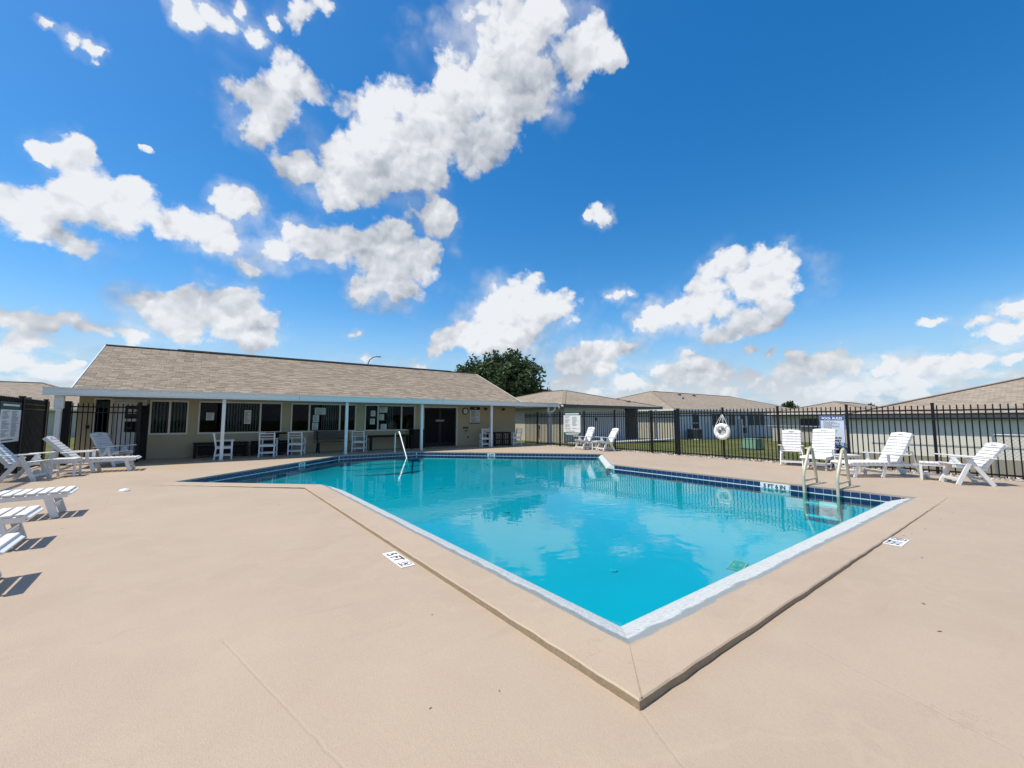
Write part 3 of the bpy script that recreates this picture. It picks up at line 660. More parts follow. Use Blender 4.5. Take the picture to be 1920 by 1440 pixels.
def pool():
    Wt = [A, B, C, D, E, F_, G, H_]
    deep = [-1.55, -1.62, -1.45, -1.05, -.80, -.75, -.75, -1.10]
    mb = MB(); mb.smooth = True; n = 8
    # walls run into the floor through a wide cove: rings of the outline drawn in towards the middle
    def inset(k):
        out = []
        for i in range(n):
            p0, p1, p2 = (np.array(Wt[(i+j) % n]) for j in (-1, 0, 1))
            d1 = (p1-p0)/np.linalg.norm(p1-p0); d2 = (p2-p1)/np.linalg.norm(p2-p1)
            n1 = np.array([-d1[1], d1[0]]); n2 = np.array([-d2[1], d2[0]]); m = (n1+n2); m = m/max(m.dot(n1), .2)
            out.append(p1+m*k)
        return out
    rings = [(0, -.16, 0), (.0, -.26, .12), (.06, 0, .36), (.22, 0, .60), (.50, 0, .80), (.90, 0, .93), (1.35, 0, 1.0)]
    base = 0; SUB = 6
    for r, (k, z0, fz) in enumerate(rings):
        ps = inset(k)
        for i in range(n):
            for q in range(SUB):
                t = q/SUB; a_, b_ = ps[i], ps[(i+1) % n]; dz = deep[i]*(1-t)+deep[(i+1) % n]*t
                xy = a_*(1-t)+b_*t; mb.v.append((float(xy[0]), float(xy[1]), z0 if z0 else dz*fz))
    N = n*SUB
    for r in range(len(rings)-1):
        for i in range(N): mb.f.append([r*N+i, r*N+(i+1) % N, (r+1)*N+(i+1) % N, (r+1)*N+i])
    o_ = (len(rings)-1)*N
    fl = [o_+i*SUB for i in range(n)]
    def run(i, j): return [o_+k for k in range(i*SUB, j*SUB+1)]
    mb.f += [run(0, 2)+[o_+7*SUB]+[o_+k for k in range(7*SUB+1, 8*SUB)], run(2, 3)+[o_+6*SUB]+[o_+k for k in range(6*SUB+1, 7*SUB+1)], run(3, 6)]
    sh = struct('pool_basin', mb, M['plaster'])
    # grout bed and waterline tiles on the tile sides
    gb = MB(); tiles = []
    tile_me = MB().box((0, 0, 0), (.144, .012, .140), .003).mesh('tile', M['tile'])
    sides = [((10.68, 1.74), (10.68, 8.76)), ((13.55, 11.65), E), (E, F_), (F_, (-.36, 12.49))]
    for (a, b) in sides:
        a, b = np.array(a), np.array(b); d = b-a; ln = np.linalg.norm(d); d /= ln
        nrm = np.array([-d[1], d[0]])                                 # into the pool (left of travel)
        o = nrm*(-.003)
        gb.quad((*(a+o), -.034), (*(b+o), -.034), (*(b+o), -.36), (*(a+o), -.36))
        k = int(ln/.1545); st = (ln-k*.1545)/2
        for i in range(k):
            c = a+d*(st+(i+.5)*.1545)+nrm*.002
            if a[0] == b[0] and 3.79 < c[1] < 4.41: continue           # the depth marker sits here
            for row in (0, 1):  # lower row stands in for the tiles' reflection in the water
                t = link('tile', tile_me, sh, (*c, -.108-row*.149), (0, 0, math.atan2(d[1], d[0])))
    part('grout_bed', gb, M['grout'], sh)
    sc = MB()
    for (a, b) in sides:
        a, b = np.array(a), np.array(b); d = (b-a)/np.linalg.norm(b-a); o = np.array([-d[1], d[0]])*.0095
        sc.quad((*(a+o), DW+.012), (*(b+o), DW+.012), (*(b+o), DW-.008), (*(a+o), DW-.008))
    part('waterline_strip', sc, M['tilewhite'], sh)  # thin pale strip along the waterline
    # curved entry steps
    cx, cy = 6.17, 17.43
    for k, (rx, ry, z) in enumerate(((1.50, .30, -.26), (1.85, .62, -.40), (2.25, .95, -.54))):
        th = np.linspace(math.pi, 2*math.pi, 28)
        m2 = MB(); n_ = len(th); tp = [(cx+rx*math.cos(t), cy+ry*math.sin(t)) for t in th]; lo = [(cx+(rx+.22)*math.cos(t), cy+(ry+.30)*math.sin(t)) for t in th]
        m2.add([(x, y, z) for x, y in tp]+[(x, y, z-.16) for x, y in lo]+[(x, y, -1.05) for x, y in lo], [list(range(n_))]+[[i, i+1, n_+i+1, n_+i] for i in range(n_-1)]+[[n_+i, n_+i+1, 2*n_+i+1, 2*n_+i] for i in range(n_-1)])
        part('entry_step', m2, M['plaster'], sh)
        e = MB(); e.tube([(cx+(rx-.03)*math.cos(t), cy+(ry-.03)*math.sin(t), z) for t in th], .016, 6); part('step_nosing', e, M['tile'], sh)
    # return fittings and drain on the floor
    from mathutils.bvhtree import BVHTree
    bv = BVHTree.FromPolygons([Vector(q) for q in mb.v], [list(q) for q in mb.f])
    global floor_z
    floor_z = lambda x, y: bv.ray_cast(Vector((x, y, 1)), Vector((0, 0, -1)))[0].z
    for (x, y) in ((6.49, 5.38), (7.35, 10.0), (6.64, 12.8)):
        z = floor_z(x, y)+.004
        m3 = MB().lathe([(.085, 0), (.085, .010), (.06, .02), (.03, .02)], 20); part('floor_drain', m3, M['concrete'], sh, (x, y, z))
    # white depth tiles with the number in the water line
    def depth(o, right, s, w, label=None):
        m4 = MB().box((0, 0, 0), (w, .142, .012), .003); p = part('depth_tile', m4, M['tilewhite'], sh); p.matrix_local = frame(o, right, (0, 0, 1))
        text('depth_lettering', s, .112, M['ink'], p, Matrix.Translation((0, 0, .008)), wscale=1.05, bold=.004)
    depth((10.668, 4.10, -.108), (0, -1, 0), '5 FT 6 IN', .60)
    r2 = 1/math.sqrt(2)
    depth((10.2+.008*-1, 14.99, -.108), (r2, -r2, 0), '4 FT', .34)
    depth((2.9, 15.74, -.108), (r2, r2, 0), '3 FT', .34)
    # the water itself: a closed body
    wp = [(2.60, 2.04), (10.70, 2.04), (10.70, 9.00), (13.46, 11.76), (7.81, 17.42), (4.54, 17.42), (-.42, 12.44), (2.60, 9.36)]
    bmw = MB(); bmw.prism(wp, -2.0, DW); struct('pool_water', bmw, M['water'])
pool()

def gravel_bed():
    g = np.random.default_rng(5); n = 3200
    base = MB(); base.span((15.325, -8, -.14), (16.25, 18.6, -.02)); st = struct('gravel_bed', base, M['gravel'])
    x = 15.34+np.abs(g.normal(0, .33, n)); y = g.uniform(-1, 18.3, n); s = g.uniform(.018, .058, n)
    ico = [(0, 0, 1), (.89, 0, .45), (.28, .85, .45), (-.72, .53, .45), (-.72, -.53, .45), (.28, -.85, .45), (.72, .53, -.45), (-.28, .85, -.45), (-.89, 0, -.45), (-.28, -.85, -.45), (.72, -.53, -.45), (0, 0, -1)]
    fc = [(0, 1, 2), (0, 2, 3), (0, 3, 4), (0, 4, 5), (0, 5, 1), (1, 6, 2), (2, 7, 3), (3, 8, 4), (4, 9, 5), (5, 10, 1), (6, 7, 2), (7, 8, 3), (8, 9, 4), (9, 10, 5), (10, 6, 1), (11, 7, 6), (11, 8, 7), (11, 9, 8), (11, 10, 9), (11, 6, 10)]
    ico = np.array(ico); mb = MB()
    for i in range(n):
        if x[i] > 16.2: continue
        v = ico*s[i]*g.uniform(.6, 1.3, (12, 3))*np.array([1, 1, .75]); o = len(mb.v)
        mb.v += [tuple(q) for q in v+np.array([x[i], y[i], -.02+s[i]*.3])]; mb.f += [tuple(k+o for k in q) for q in fc]
    m2 = shingle_mat('stone_mix', (.20, .15, .12), (.60, .54, .47), tabs=True)
    struct('gravel', mb, m2, 'stuff')
gravel_bed()

# ------------------------------------------------------------------ fences
PICKET = {}
def picket_mesh(h, w):
    k = (round(h, 3), w)
    if k not in PICKET:
        m = MB().box((0, 0, h/2-.012), (w, w, h-.024)); hw = w/2
        m.add([(-hw*1.25, -hw*1.25, h-.024), (hw*1.25, -hw*1.25, h-.024), (hw*1.25, hw*1.25, h-.024), (-hw*1.25, hw*1.25, h-.024), (0, 0, h)], [(0, 3, 2, 1), (0, 1, 4), (1, 2, 4), (2, 3, 4), (3, 0, 4)])
        PICKET[k] = m.mesh('picket', M['black'])
    return PICKET[k]
def fence(name, label, p0, p1, posts, top=1.83, rails=(.10, 1.575, 1.675), gap=.121, pw=.025, postw=.055, bottom=.03, cat='fence', skip=()):
    p0, p1 = np.array(p0), np.array(p1); d = p1-p0; ln = np.linalg.norm(d); d = d/ln
    t = thing(name, label, cat, (*p0, 0), math.atan2(d[1], d[0]))
    for z in rails:
        m = MB().box((ln/2, 0, z), (ln, .034, .040)); part('rail', m, M['black'], t)
    n = int(ln/gap); pm_ = picket_mesh(top-bottom, pw)
    for i in range(n+1):
        x = i*gap
        if any(abs(x-q) < .05 for q, _ in posts): continue
        link('picket', pm_, t, (x, 0, bottom))
    for q, w in posts:
        m = MB().box((0, 0, (top+.02)/2), (w, w, top+.02)); m.box((0, 0, top+.03), (w*1.18, w*1.18, .025))
        part('post', m, M['black'], t, (q, 0, 0))
    return t
FX = 15.5
ys = [12.58, 14.5, 16.28, 18.15]
fence('picket_fence', 'long black picket fence with the ring buoy hanging on one of its posts', (FX, -1.9), (FX, 9.40),
      [(2.05+1.9-.0, .06), (.62+1.9-.4, .05), (3.88+1.9, .06), (5.74+1.9, .06), (7.57+1.9, .06), (9.42+1.85, .09)])
fence('picket_gate', 'black picket gate between two thick posts beside the white folding chairs', (FX, 9.50), (FX, 10.62), [(.0, .07), (1.12, .09)], cat='gate', rails=(.12, 1.52, 1.64), top=1.78)
fence('picket_fence', 'black picket fence behind the white rules sign with green border', (FX, 10.74), (FX, 19.3),
      [(12.58-10.74, .06), (14.5-10.74, .06), (16.28-10.74, .06), (18.12-10.74, .06)])
fence('picket_fence', 'black picket fence along the left edge behind the reclining chairs', (-3.82, 7.2), (-3.82, 19.45),
      [(16.86-7.2, .10), (19.07-7.2, .09), (15.0-7.2, .06), (13.2-7.2, .06), (11.4-7.2, .06), (9.6-7.2, .06)], top=2.02, rails=(.10, 1.72, 1.86), gap=.112, pw=.024)
fence('picket_gate', 'black picket gate standing in front of the white clubhouse door', (-3.34, 19.0), (-1.62, 19.0), [(0, .17), (1.72, .09)], top=1.97, rails=(.10, 1.66, 1.84), gap=.118, pw=.025, cat='gate')
fence('picket_fence', 'short black picket fence running from the gate to the clubhouse wall', (-1.60, 19.06), (-1.45, 19.92), [(0, .06), (.80, .05)], top=1.93, rails=(.10, 1.66, 1.84), gap=.1, pw=.024)

# ------------------------------------------------------------------ clubhouse
WY = 20.0
def clubhouse():
    t = thing('clubhouse', 'long tan stucco clubhouse with shingle roof and white porch along the pool', 'clubhouse', (0, WY, 0))
    oy = WY
    X0, X1 = -3.25, 15.35
    holes = [(-2.87, -2.45, .92, 2.15), (-2.43, -1.52, 0, 2.14), (-1.405, -.33, .90, 2.117), (.01, 2.81, .90, 2.117), (3.19, 5.89, .90, 2.117), (6.33, 8.84, .90, 2.117), (9.29, 11.34, 0, 2.12)]
    mb = MB(); x = X0; zt = 2.44
    for (a, b, c, d) in holes:
        if a > x: mb.span((x, 0, -.1), (a, .2, zt))
        if c > 0: mb.span((a, 0, -.1), (b, .2, c))
        mb.span((a, 0, d), (b, .2, zt)); x = b
    mb.span((x, 0, -.1), (X1, .2, zt))
    mb.span((X0, .2, -.1), (X0+.2, 10.2, zt)); mb.span((X1-.2, .2, -.1), (X1, 10.2, zt)); mb.span((X0, 10.2, -.1), (X1, 10.4, zt))
    # gable triangles
    for gx in (X0, X1-.2):
        mb.add([(gx, 0, zt), (gx+.2, 0, zt), (gx+.2, 10.4, zt), (gx, 10.4, zt), (gx, 5.05, 4.50), (gx+.2, 5.05, 4.50)], [(0, 4, 3), (1, 2, 5), (0, 1, 5, 4), (3, 4, 5, 2)])
    part('wall', mb, M['stucco'], t)
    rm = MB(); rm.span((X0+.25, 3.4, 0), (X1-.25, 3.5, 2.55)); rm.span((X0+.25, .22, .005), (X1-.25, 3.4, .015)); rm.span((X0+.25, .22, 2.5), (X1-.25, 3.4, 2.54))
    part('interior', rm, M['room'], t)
    # windows
    blind_me = MB().box((0, 0, 0), (.055, .004, 1.12)).mesh('blind_slat', M['blind'])
    def window(a, b, c, d, mull, blinds):
        f = MB(); w = .05
        f.span((a-.02, -.035, c-.03), (b+.02, .10, c+w-.015)); f.span((a-.02, -.030, d-w+.015), (b+.02, .10, d+.03))
        f.span((a-.022, -.033, c+w-.015), (a+w-.02, .10, d-w+.015)); f.span((b-w+.02, -.033, c+w-.015), (b+.022, .10, d-w+.015))
        fo = part('window', f, M['frame'], t)
        for q in mull:
            m2 = MB().span((q-.03, -.02, c+w-.015), (q+.03, .095, d-w+.015)); part('mullion', m2, M['frame'], fo)
        xs = [a]+list(mull)+[b]
        for i in range(len(xs)-1):
            g = MB().span((xs[i]+.032, .055, c+.036), (xs[i+1]-.032, .063, d-.036)); part('pane', g, M['glass'], fo)
        for (p, q, s) in blinds:
            k = p
            while k < q:
                o = link('blind_slat', blind_me, fo, (k, .16, (c+d)/2+.01), (0, 0, R(24+random.uniform(-9, 9)))); k += s
        return fo
    window(-1.405, -.33, .90, 2.117, [-.86], [(-1.33, -.4, .1)])
    window(.01, 2.81, .90, 2.117, [.80, 2.04], [(.86, 2.0, .095)])
    window(3.19, 5.89, .90, 2.117, [3.90, 5.18], [(4.45, 5.15, .095)])
    window(6.33, 8.84, .90, 2.117, [6.95, 8.14], [(7.45, 7.8, .095)])
    window(-2.87, -2.45, .92, 2.15, [], [])
    # white entry door
    dm = MB().span((-2.36, .03, .01), (-1.59, .075, 2.06), .004); dr = part('door', dm, M['doorwhite'], t, label='white entry door behind the gate')
    fm = MB(); fm.span((-2.43, -.03, 0), (-2.365, .12, 2.14)); fm.span((-1.585, -.03, 0), (-1.52, .12, 2.14)); fm.span((-2.365, -.03, 2.065), (-1.585, .12, 2.14)); part('door_frame', fm, M['frame'], t)
    for (c, d) in ((.25, .85), (1.02, 1.85)):
        p = MB()
        for (a, b) in ((-2.26, -2.0), (-1.93, -1.68)): p.span((a, .020, c), (b, .029, d), .003)
        part('door_panel', p, M['doorwhite'], dr)
    nb = part('door_notice', MB().span((-2.08, .012, .98), (-1.66, .0175, 1.36), .001), M['navy'], dr)
    text('notice_lettering', '21', .10, M['greyink'], nb, frame((-1.96, .010, 1.12), (1, 0, 0), (0, 0, 1)))
    part('notice_strip', MB().span((-2.07, .012, 1.385), (-1.67, .0175, 1.42)), M['print'], dr)
    wf = part('door_window', MB().span((-2.09, .010, 1.46), (-1.65, .0178, 1.92), .001), M['black'], dr)
    part('pane', MB().span((-2.04, .004, 1.53), (-1.70, .0095, 1.86)), M['screen'], wf)
    for (a_, b_) in ((-2.02, -1.90), (-1.87, -1.75)): part('door_card', MB().span((a_, .0005, 1.63), (b_, .0035, 1.80)), M['paper'], wf)
    part('door_handle', MB().lathe([(.03, 0), (.03, .02), (.012, .03), (.012, .05), (.03, .055), (.03, .08), (.01, .09)], 12), M['chrome'], dr, (-2.27, .028, .98), (R(90), 0, 0))
    part('deadbolt', MB().lathe([(.028, 0), (.028, .02), (.01, .025)], 12), M['chrome'], dr, (-2.27, .028, 1.14), (R(90), 0, 0))
    # dark double door
    fm = MB(); fm.span((9.29, -.025, 0), (9.36, .14, 2.12)); fm.span((11.27, -.025, 0), (11.34, .14, 2.12)); fm.span((9.36, -.025, 2.05), (11.27, .14, 2.12)); part('door_frame', fm, M['frame'], t)
    for (a, b) in ((9.365, 10.31), (10.32, 11.265)):
        dm = MB(); dm.span((a, .06, .01), (a+.07, .11, 2.045)); dm.span((b-.07, .06, .01), (b, .11, 2.045)); dm.span((a+.07, .06, .01), (b-.07, .11, .2)); dm.span((a+.07, .06, 1.95), (b-.07, .11, 2.045))
        dd = part('door', dm, M['black'], t, label='dark glazed door leaf under the porch')
        part('pane', MB().span((a+.07, .08, .2), (b-.07, .09, 1.95)), M['navy'], dd)
        if a > 10: text('door_lettering', 'LIBRARY', .13, M['print'], dd, frame((10.32, .055, 1.36), (1, 0, 0), (0, 0, 1)), wscale=1.05)
    # roof: two shingled slopes, gable rakes
    rx0, rx1 = -3.40, 15.62; ye, ze, yr, zr = -.62, 2.335, 5.05, 4.685
    sl_ = math.atan2(zr-ze, yr-ye); cv, sv = math.cos(sl_), math.sin(sl_); Ls = math.hypot(zr-ze, yr-ye)
    rf = MB(); rf.add([(rx0, ye, ze-.02), (rx1, ye, ze-.02), (rx1, yr, zr-.02), (rx0, yr, zr-.02), (rx0, 2*yr-ye, ze-.02), (rx1, 2*yr-ye, ze-.02)], [(0, 1, 2, 3), (3, 2, 5, 4)])
    rf.add([(rx0, ye, ze-.14), (rx1, ye, ze-.14), (rx1, yr, zr-.14), (rx0, yr, zr-.14), (rx0, 2*yr-ye, ze-.14), (rx1, 2*yr-ye, ze-.14)], [(0, 3, 2, 1), (3, 4, 5, 2)])
    for gx, fl in ((rx0, 0), (rx1, 1)):
        q = [(gx, ye, ze-.14), (gx, ye, ze-.02), (gx, yr, zr-.02), (gx, yr, zr-.14)]; rf.add(q, [(0, 1, 2, 3)])
        q = [(gx, 2*yr-ye, ze-.14), (gx, 2*yr-ye, ze-.02), (gx, yr, zr-.02), (gx, yr, zr-.14)]; rf.add(q, [(0, 1, 2, 3)])
    ro = part('roof', rf, M['fascia'], t)
    tw, ex = .305, .143
    tab = MB()
    def tabgeo(w):
        h = .19; t0, t1 = .011, .003
        return [(-w/2, 0, 0), (w/2, 0, 0), (w/2, h, 0), (-w/2, h, 0), (-w/2, 0, t0), (w/2, 0, t0), (w/2, h, t1), (-w/2, h, t1)], [(0, 3, 2, 1), (4, 5, 6, 7), (0, 1, 5, 4), (1, 2, 6, 5), (2, 3, 7, 6), (3, 0, 4, 7)]
    tab.add(*tabgeo(tw-.008)); tab_me = tab.mesh('shingle', M['shingle'])
    Rm = Matrix(((1, 0, 0), (0, cv, -sv), (0, sv, cv)))
    tabs = []; row = 0; s = 0.0; rr = random.Random(5)
    while s < Ls-.05:
        x = rx0+.02+rr.choice((0, .1, .2))
        if x > rx0+.03: tabs.append((rx0+.02+(x-rx0-.02)/2, s, (x-rx0-.02)-.006, 1))
        while x+tw < rx1: tabs.append((x+tw/2, s, tw-.008, 0)); x += tw
        if rx1-x > .03: tabs.append((x+(rx1-x)/2, s, rx1-x-.006, 1))
        s += ex; row += 1
    def wp(x, s_, lift=0): return Vector((x, ye+s_*cv-sv*lift, ze+s_*sv+cv*lift-.018))
    cam_l = Vector((0, -WY, 1.44))
    full = sorted([q for q in tabs if not q[3]], key=lambda q: (wp(q[0], q[1])-cam_l).length)
    near = full[:298]; rest = MB()
    eul = Rm.to_euler()
    for (x, s_, w, e) in near:
        o = link('shingle', tab_me, ro, wp(x, s_, rr.uniform(.003, .010)), (eul.x+rr.uniform(-.012, .004), 0, rr.uniform(-.006, .006)))
    for (x, s_, w, e) in full[298:]+[q for q in tabs if q[3]]:
        V, F = tabgeo(w); p = wp(x, s_, rr.uniform(.003, .010)); rest.add([Rm @ Vector(v)+p for v in V], F)
    o = part('shingle', rest, M['shingle'], ro); o['kind'] = 'stuff'
    part('ridge_vent', MB().bar((-.95, yr, zr+.03), (13.6, yr, zr+.022), .28, .045), M['fasciadark'], ro)
    part('ridge_cap', MB().bar((rx0, yr, zr+.005), (rx1, yr, zr+.005), .26, .03), M['shingle'], ro)
    part('rake_board', MB().bar((rx0-.012, ye, ze-.07), (rx0-.012, yr, zr-.07), .025, .16), M['fascia'], ro)
    part('rake_board', MB().bar((rx1+.012, ye, ze-.07), (rx1+.012, yr, zr-.07), .025, .16), M['fascia'], ro)
    # porch: pan roof, fascia, gutter lip, columns
    py = -2.36
    pr = MB(); pr.add([(-3.6, py+.01, 2.355), (16.62, py+.01, 2.355), (16.62, .0, 2.325), (-3.6, .0, 2.325), (-3.6, py+.01, 2.24), (16.62, py+.01, 2.24), (16.62, 0, 2.21), (-3.6, 0, 2.21)], [(0, 1, 2, 3), (4, 7, 6, 5), (0, 3, 7, 4), (1, 5, 6, 2), (2, 6, 7, 3), (0, 4, 5, 1)])
    po = part('porch_roof', pr, M['fascia'], t)
    fa = MB().span((-3.62, py-.05, 2.14), (16.64, py+.008, 2.36)); fa.span((-3.62, py-.085, 2.338), (16.64, py-.052, 2.372)); fa.span((-3.62, py-.064, 2.14), (16.64, py-.052, 2.165))
    part('fascia', fa, M['fascia'], po)
    for j in (3.05, 9.2): part('fascia_seam', MB().span((j, py-.054, 2.17), (j+.012, py-.051, 2.335)), M['galv'], po)
    for x in (-3.30, .70, 4.88, 8.22, 12.1, 16.05):
        m = MB().box((0, 0, 1.07), (.105, .105, 2.14), .006)
        if x < 0: m.box((0, 0, 1.95), (.20, .16, .38), .01)
        part('column', m, M['whitemetal'], t, (x, -2.2, 0))
        part('column_foot', MB().box((0, 0, .012), (.15, .15, .024)), M['galv'], t, (x, -2.2, .0))
    ds = MB().tube([(16.45, -2.33, 2.14), (16.45, -2.33, 2.02), (16.36, -2.3, 1.92), (16.19, -2.26, 1.84), (16.17, -2.26, 1.72), (16.17, -2.26, .22), (16.20, -2.28, .12), (16.34, -2.4, .05)], .05, 10)
    part('downspout', ds, M['whitemetal'], t)
    sc_ = MB().tube([(16.66, -2.3, 2.22), (16.80, -2.3, 2.22), (16.86, -2.3, 2.16)], .03, 8); sc_.tube([(16.76, -2.36, 2.22), (16.76, -2.36, 2.04)], .035, 8)
    part('floodlight', sc_, M['whitemetal'], t); part('floodlight', MB().lathe([(.02, 0), (.075, .05), (.08, .1), (.05, .13)], 14), M['whitemetal'], t, (17.0, -2.3, 2.17), (R(60), 0, R(30)))
    # small fittings on the wall
    for x in (13.17, 14.42):
        m = MB().box((0, -.03, 2.0), (.05, .06, .10)).box((-.03, -.13, 2.03), (.14, .16, .07)); part('wall_lamp', m, M['black'], t, (x, 0, 0))
    m = MB().box((0, -.03, .97), (.30, .06, .07)).box((.02, -.07, .80), (.07, .12, .06)); part('hose_bracket', m, M['black'], t, (11.86, 0, 0))
    part('wall_tap', MB().lathe([(.045, 0), (.045, .04), (.02, .06)], 12), M['black'], t, (12.02, 0, .46), (R(90), 0, 0))
    part('wall_outlet', MB().box((-3.0, -.02, 1.18), (.08, .05, .11)), M['black'], t)
    return t
clubhouse()
# ------------------------------------------------------------------ white plastic-lumber furniture
WM = M['white']
def slat(w, d=.072, h=.022): return MB().box((0, 0, 0), (d, w, h), .004)
SL = {}
def slat_me(w, d=.072, h=.022):
    k = (w, d, h)
    if k not in SL: SL[k] = slat(w, d, h).mesh('slat', WM)
    return SL[k]
def top_slat(w):
    """head board with a gently curved top and a hand slot"""
    m = MB(); n = 12; t = .022
    lo = -.05
    V = []; 
    for i in range(n+1):
        y = -w/2+w*i/n; hgt = .045+.03*math.cos(math.pi*(i/n-.5))
        for (x, z) in ((lo, -t/2), (hgt, -t/2), (hgt, t/2), (lo, t/2)): V.append((x, y, z))
    F = []
    for i in range(n):
        mid = 4 <= i < 8
        a, b = i*4, i*4+4
        for k in range(4): F.append((a+k, a+(k+1) % 4, b+(k+1) % 4, b+k))
    F += [(3, 2, 1, 0), (n*4, n*4+1, n*4+2, n*4+3)]
    return m.add(V, [q[::-1] for q in F])
TOPS = {w: top_slat(w).mesh('head_board', WM) for w in (.50, .56)}
def back(t, hinge, ang, length, w):
    """reclined back as a part; slats are its sub-parts. ang from the horizontal, leaning to -X"""
    dx, dz = -math.cos(ang), math.sin(ang); b = MB()
    for s in (-1, 1):
        b.bar((hinge[0]-dx*.10, s*(w/2-.03), hinge[2]-dz*.10-.02), (hinge[0]+dx*length, s*(w/2-.03), hinge[2]+dz*length-.02), .03, .062, (dz, 0, -dx), .004)
    b.bar((hinge[0]+dx*length*.5, -w/2+.03, hinge[2]+dz*length*.5-.03), (hinge[0]+dx*length*.5, w/2-.03, hinge[2]+dz*length*.5-.03), .05, .02)
    bo = part('backrest', b, WM, t)
    n = int((length-.10)/.088); rot = (0, math.pi+ang, 0)
    nx, nz = dz, -dx                                                 # front normal
    for i in range(n):
        q = .03+i*.088; o = link('slat', slat_me(w, .074), bo, (hinge[0]+dx*q+nx*.026, 0, hinge[2]+dz*q+nz*.026), (0, -(math.pi-ang), 0))
    q = .03+n*.088+.02; link('head_board', TOPS[w], bo, (hinge[0]+dx*q+nx*.026, 0, hinge[2]+dz*q+nz*.026), (0, -(math.pi-ang), 0))
    m = MB().bar((hinge[0]+dx*q+nx*.040, -.07, hinge[2]+dz*q+nz*.040), (hinge[0]+dx*q+nx*.040, .07, hinge[2]+dz*q+nz*.040), .004, .022, (dx, 0, dz)); part('hand_slot', m, M['greyink'], bo)
    return bo
def folding_chair(label, loc, rz, ang=R(62), group='white folding deck chairs', blen=.72):
    t = thing('folding_chair', label, 'chair', loc, rz, group); w = .50
    s = MB()
    for y in (-.235, .235): s.bar((-.26, y, .35), (.32, y, .41), .03, .06, ch=.004)
    so = part('seat', s, WM, t)
    for i in range(6):
        x = -.17+i*.092; link('slat', slat_me(.50, .078), so, (x, 0, .386+(x+.26)*.103+.012), (0, -.103, 0))
    back(t, (-.22, 0, .385), ang, blen, .50)
    for y in (-.285, .285):
        part('armrest', MB().bar((-.40, y, .585), (.34, y, .635), .09, .026, ch=.006), WM, t)
        part('leg', MB().bar((.0, y*.97, .585), (.28, y, .0), .034, .085, (0, 0, 1), .005), WM, t)
        part('leg', MB().bar((.06, y*.93, .585), (-.34, y*.93, .0), .034, .085, (0, 0, 1), .005), WM, t)
    part('stretcher', MB().box((.225, 0, .12), (.035, .54, .06), .004), WM, t)
    part('stretcher', MB().box((-.262, 0, .11), (.035, .50, .06), .004), WM, t)
    return t
def chaise(label, loc, rz, ang=R(52), length=1.22, flat=False, arms=True, group='white chaise lounges'):
    t = thing('chaise_lounge', label, 'lounge chair', loc, rz, group); w = .62
    s = MB()
    for y in (-.27, .27): s.bar((-.72, y, .30), (length-.03, y, .322), .034, .066, ch=.005)
    so = part('seat', s, WM, t)
    n = int(length/.112)
    for i in range(n):
        x = .02+i*.112; link('slat', slat_me(.62, .084, .024), so, (x+.046, 0, .3715), (0, 0, 0))
    link('slat', slat_me(.62, .092, .024), so, (length-.03, 0, .352), (0, .5, 0))
    back(t, (-.04, 0, .375), ang, .82, .56)
    for y in (-.285, .285):
        part('leg', MB().bar((length-.23, y*.93, .30), (length-.14, y*.95, 0), .034, .085, (0, 0, 1), .005), WM, t)
        part('leg', MB().bar((.30, y*.93, .30), (.39, y*.95, 0), .034, .085, (0, 0, 1), .005), WM, t)
        part('leg', MB().bar((-.45, y*.93, .30), (-.60, y*.95, .04), .034, .08, (0, 0, 1), .005), WM, t)
        wh = MB().lathe([(.02, -.02), (.075, -.02), (.08, -.01), (.08, .01), (.075, .02), (.02, .02)], 18); part('wheel', wh, WM, t, (-.66, y*1.06, .08), (R(90), 0, 0))
        if arms:
            part('armrest', MB().bar((-.26, y*1.08, .555), (.34, y*1.08, .575), .085, .026, ch=.006), WM, t)
            part('arm_post', MB().bar((.24, y*1.03, .30), (.24, y*1.06, .56), .03, .07, (1, 0, 0), .004), WM, t)
    part('stretcher', MB().box((length-.18, 0, .16), (.03, .50, .07), .004), WM, t)
    part('stretcher', MB().box((.36, 0, .14), (.03, .50, .07), .004), WM, t)
    part('recline_bar', MB().bar((-.50, -.22, .33), (-.44, -.22, .62), .025, .03).bar((-.50, .22, .33), (-.44, .22, .62), .025, .03).box((-.44, 0, .62), (.03, .46, .03)), WM, t)
    return t
def side_table(label, loc, rz, s=.44, h=.45):
    t = thing('side_table', label, 'side table', loc, rz, 'small white side tables')
    fr = MB()
    for y in (-1, 1): fr.box((0, y*(s/2-.03), h-.05), (s-.04, .025, .06), .003); fr.box((y*(s/2-.03), 0, h-.05), (.025, s-.09, .06), .003)
    tp = part('table_top', fr, WM, t)
    for i in range(5): link('slat', slat_me(s, .082, .022), tp, ((i-2)*.089, 0, h-.009))
    for x in (-1, 1):
        for y in (-1, 1): part('leg', MB().box((x*(s/2-.035), y*(s/2-.035), (h-.02)/2), (.045, .045, h-.02), .004), WM, t)
    part('stretcher', MB().box((0, 0, .13), (s-.07, .03, .04), .003).box((s/2-.035, 0, .13), (.03, s-.12, .04), .003).box((-s/2+.035, 0, .13), (.03, s-.12, .04), .003), WM, t)
    return t
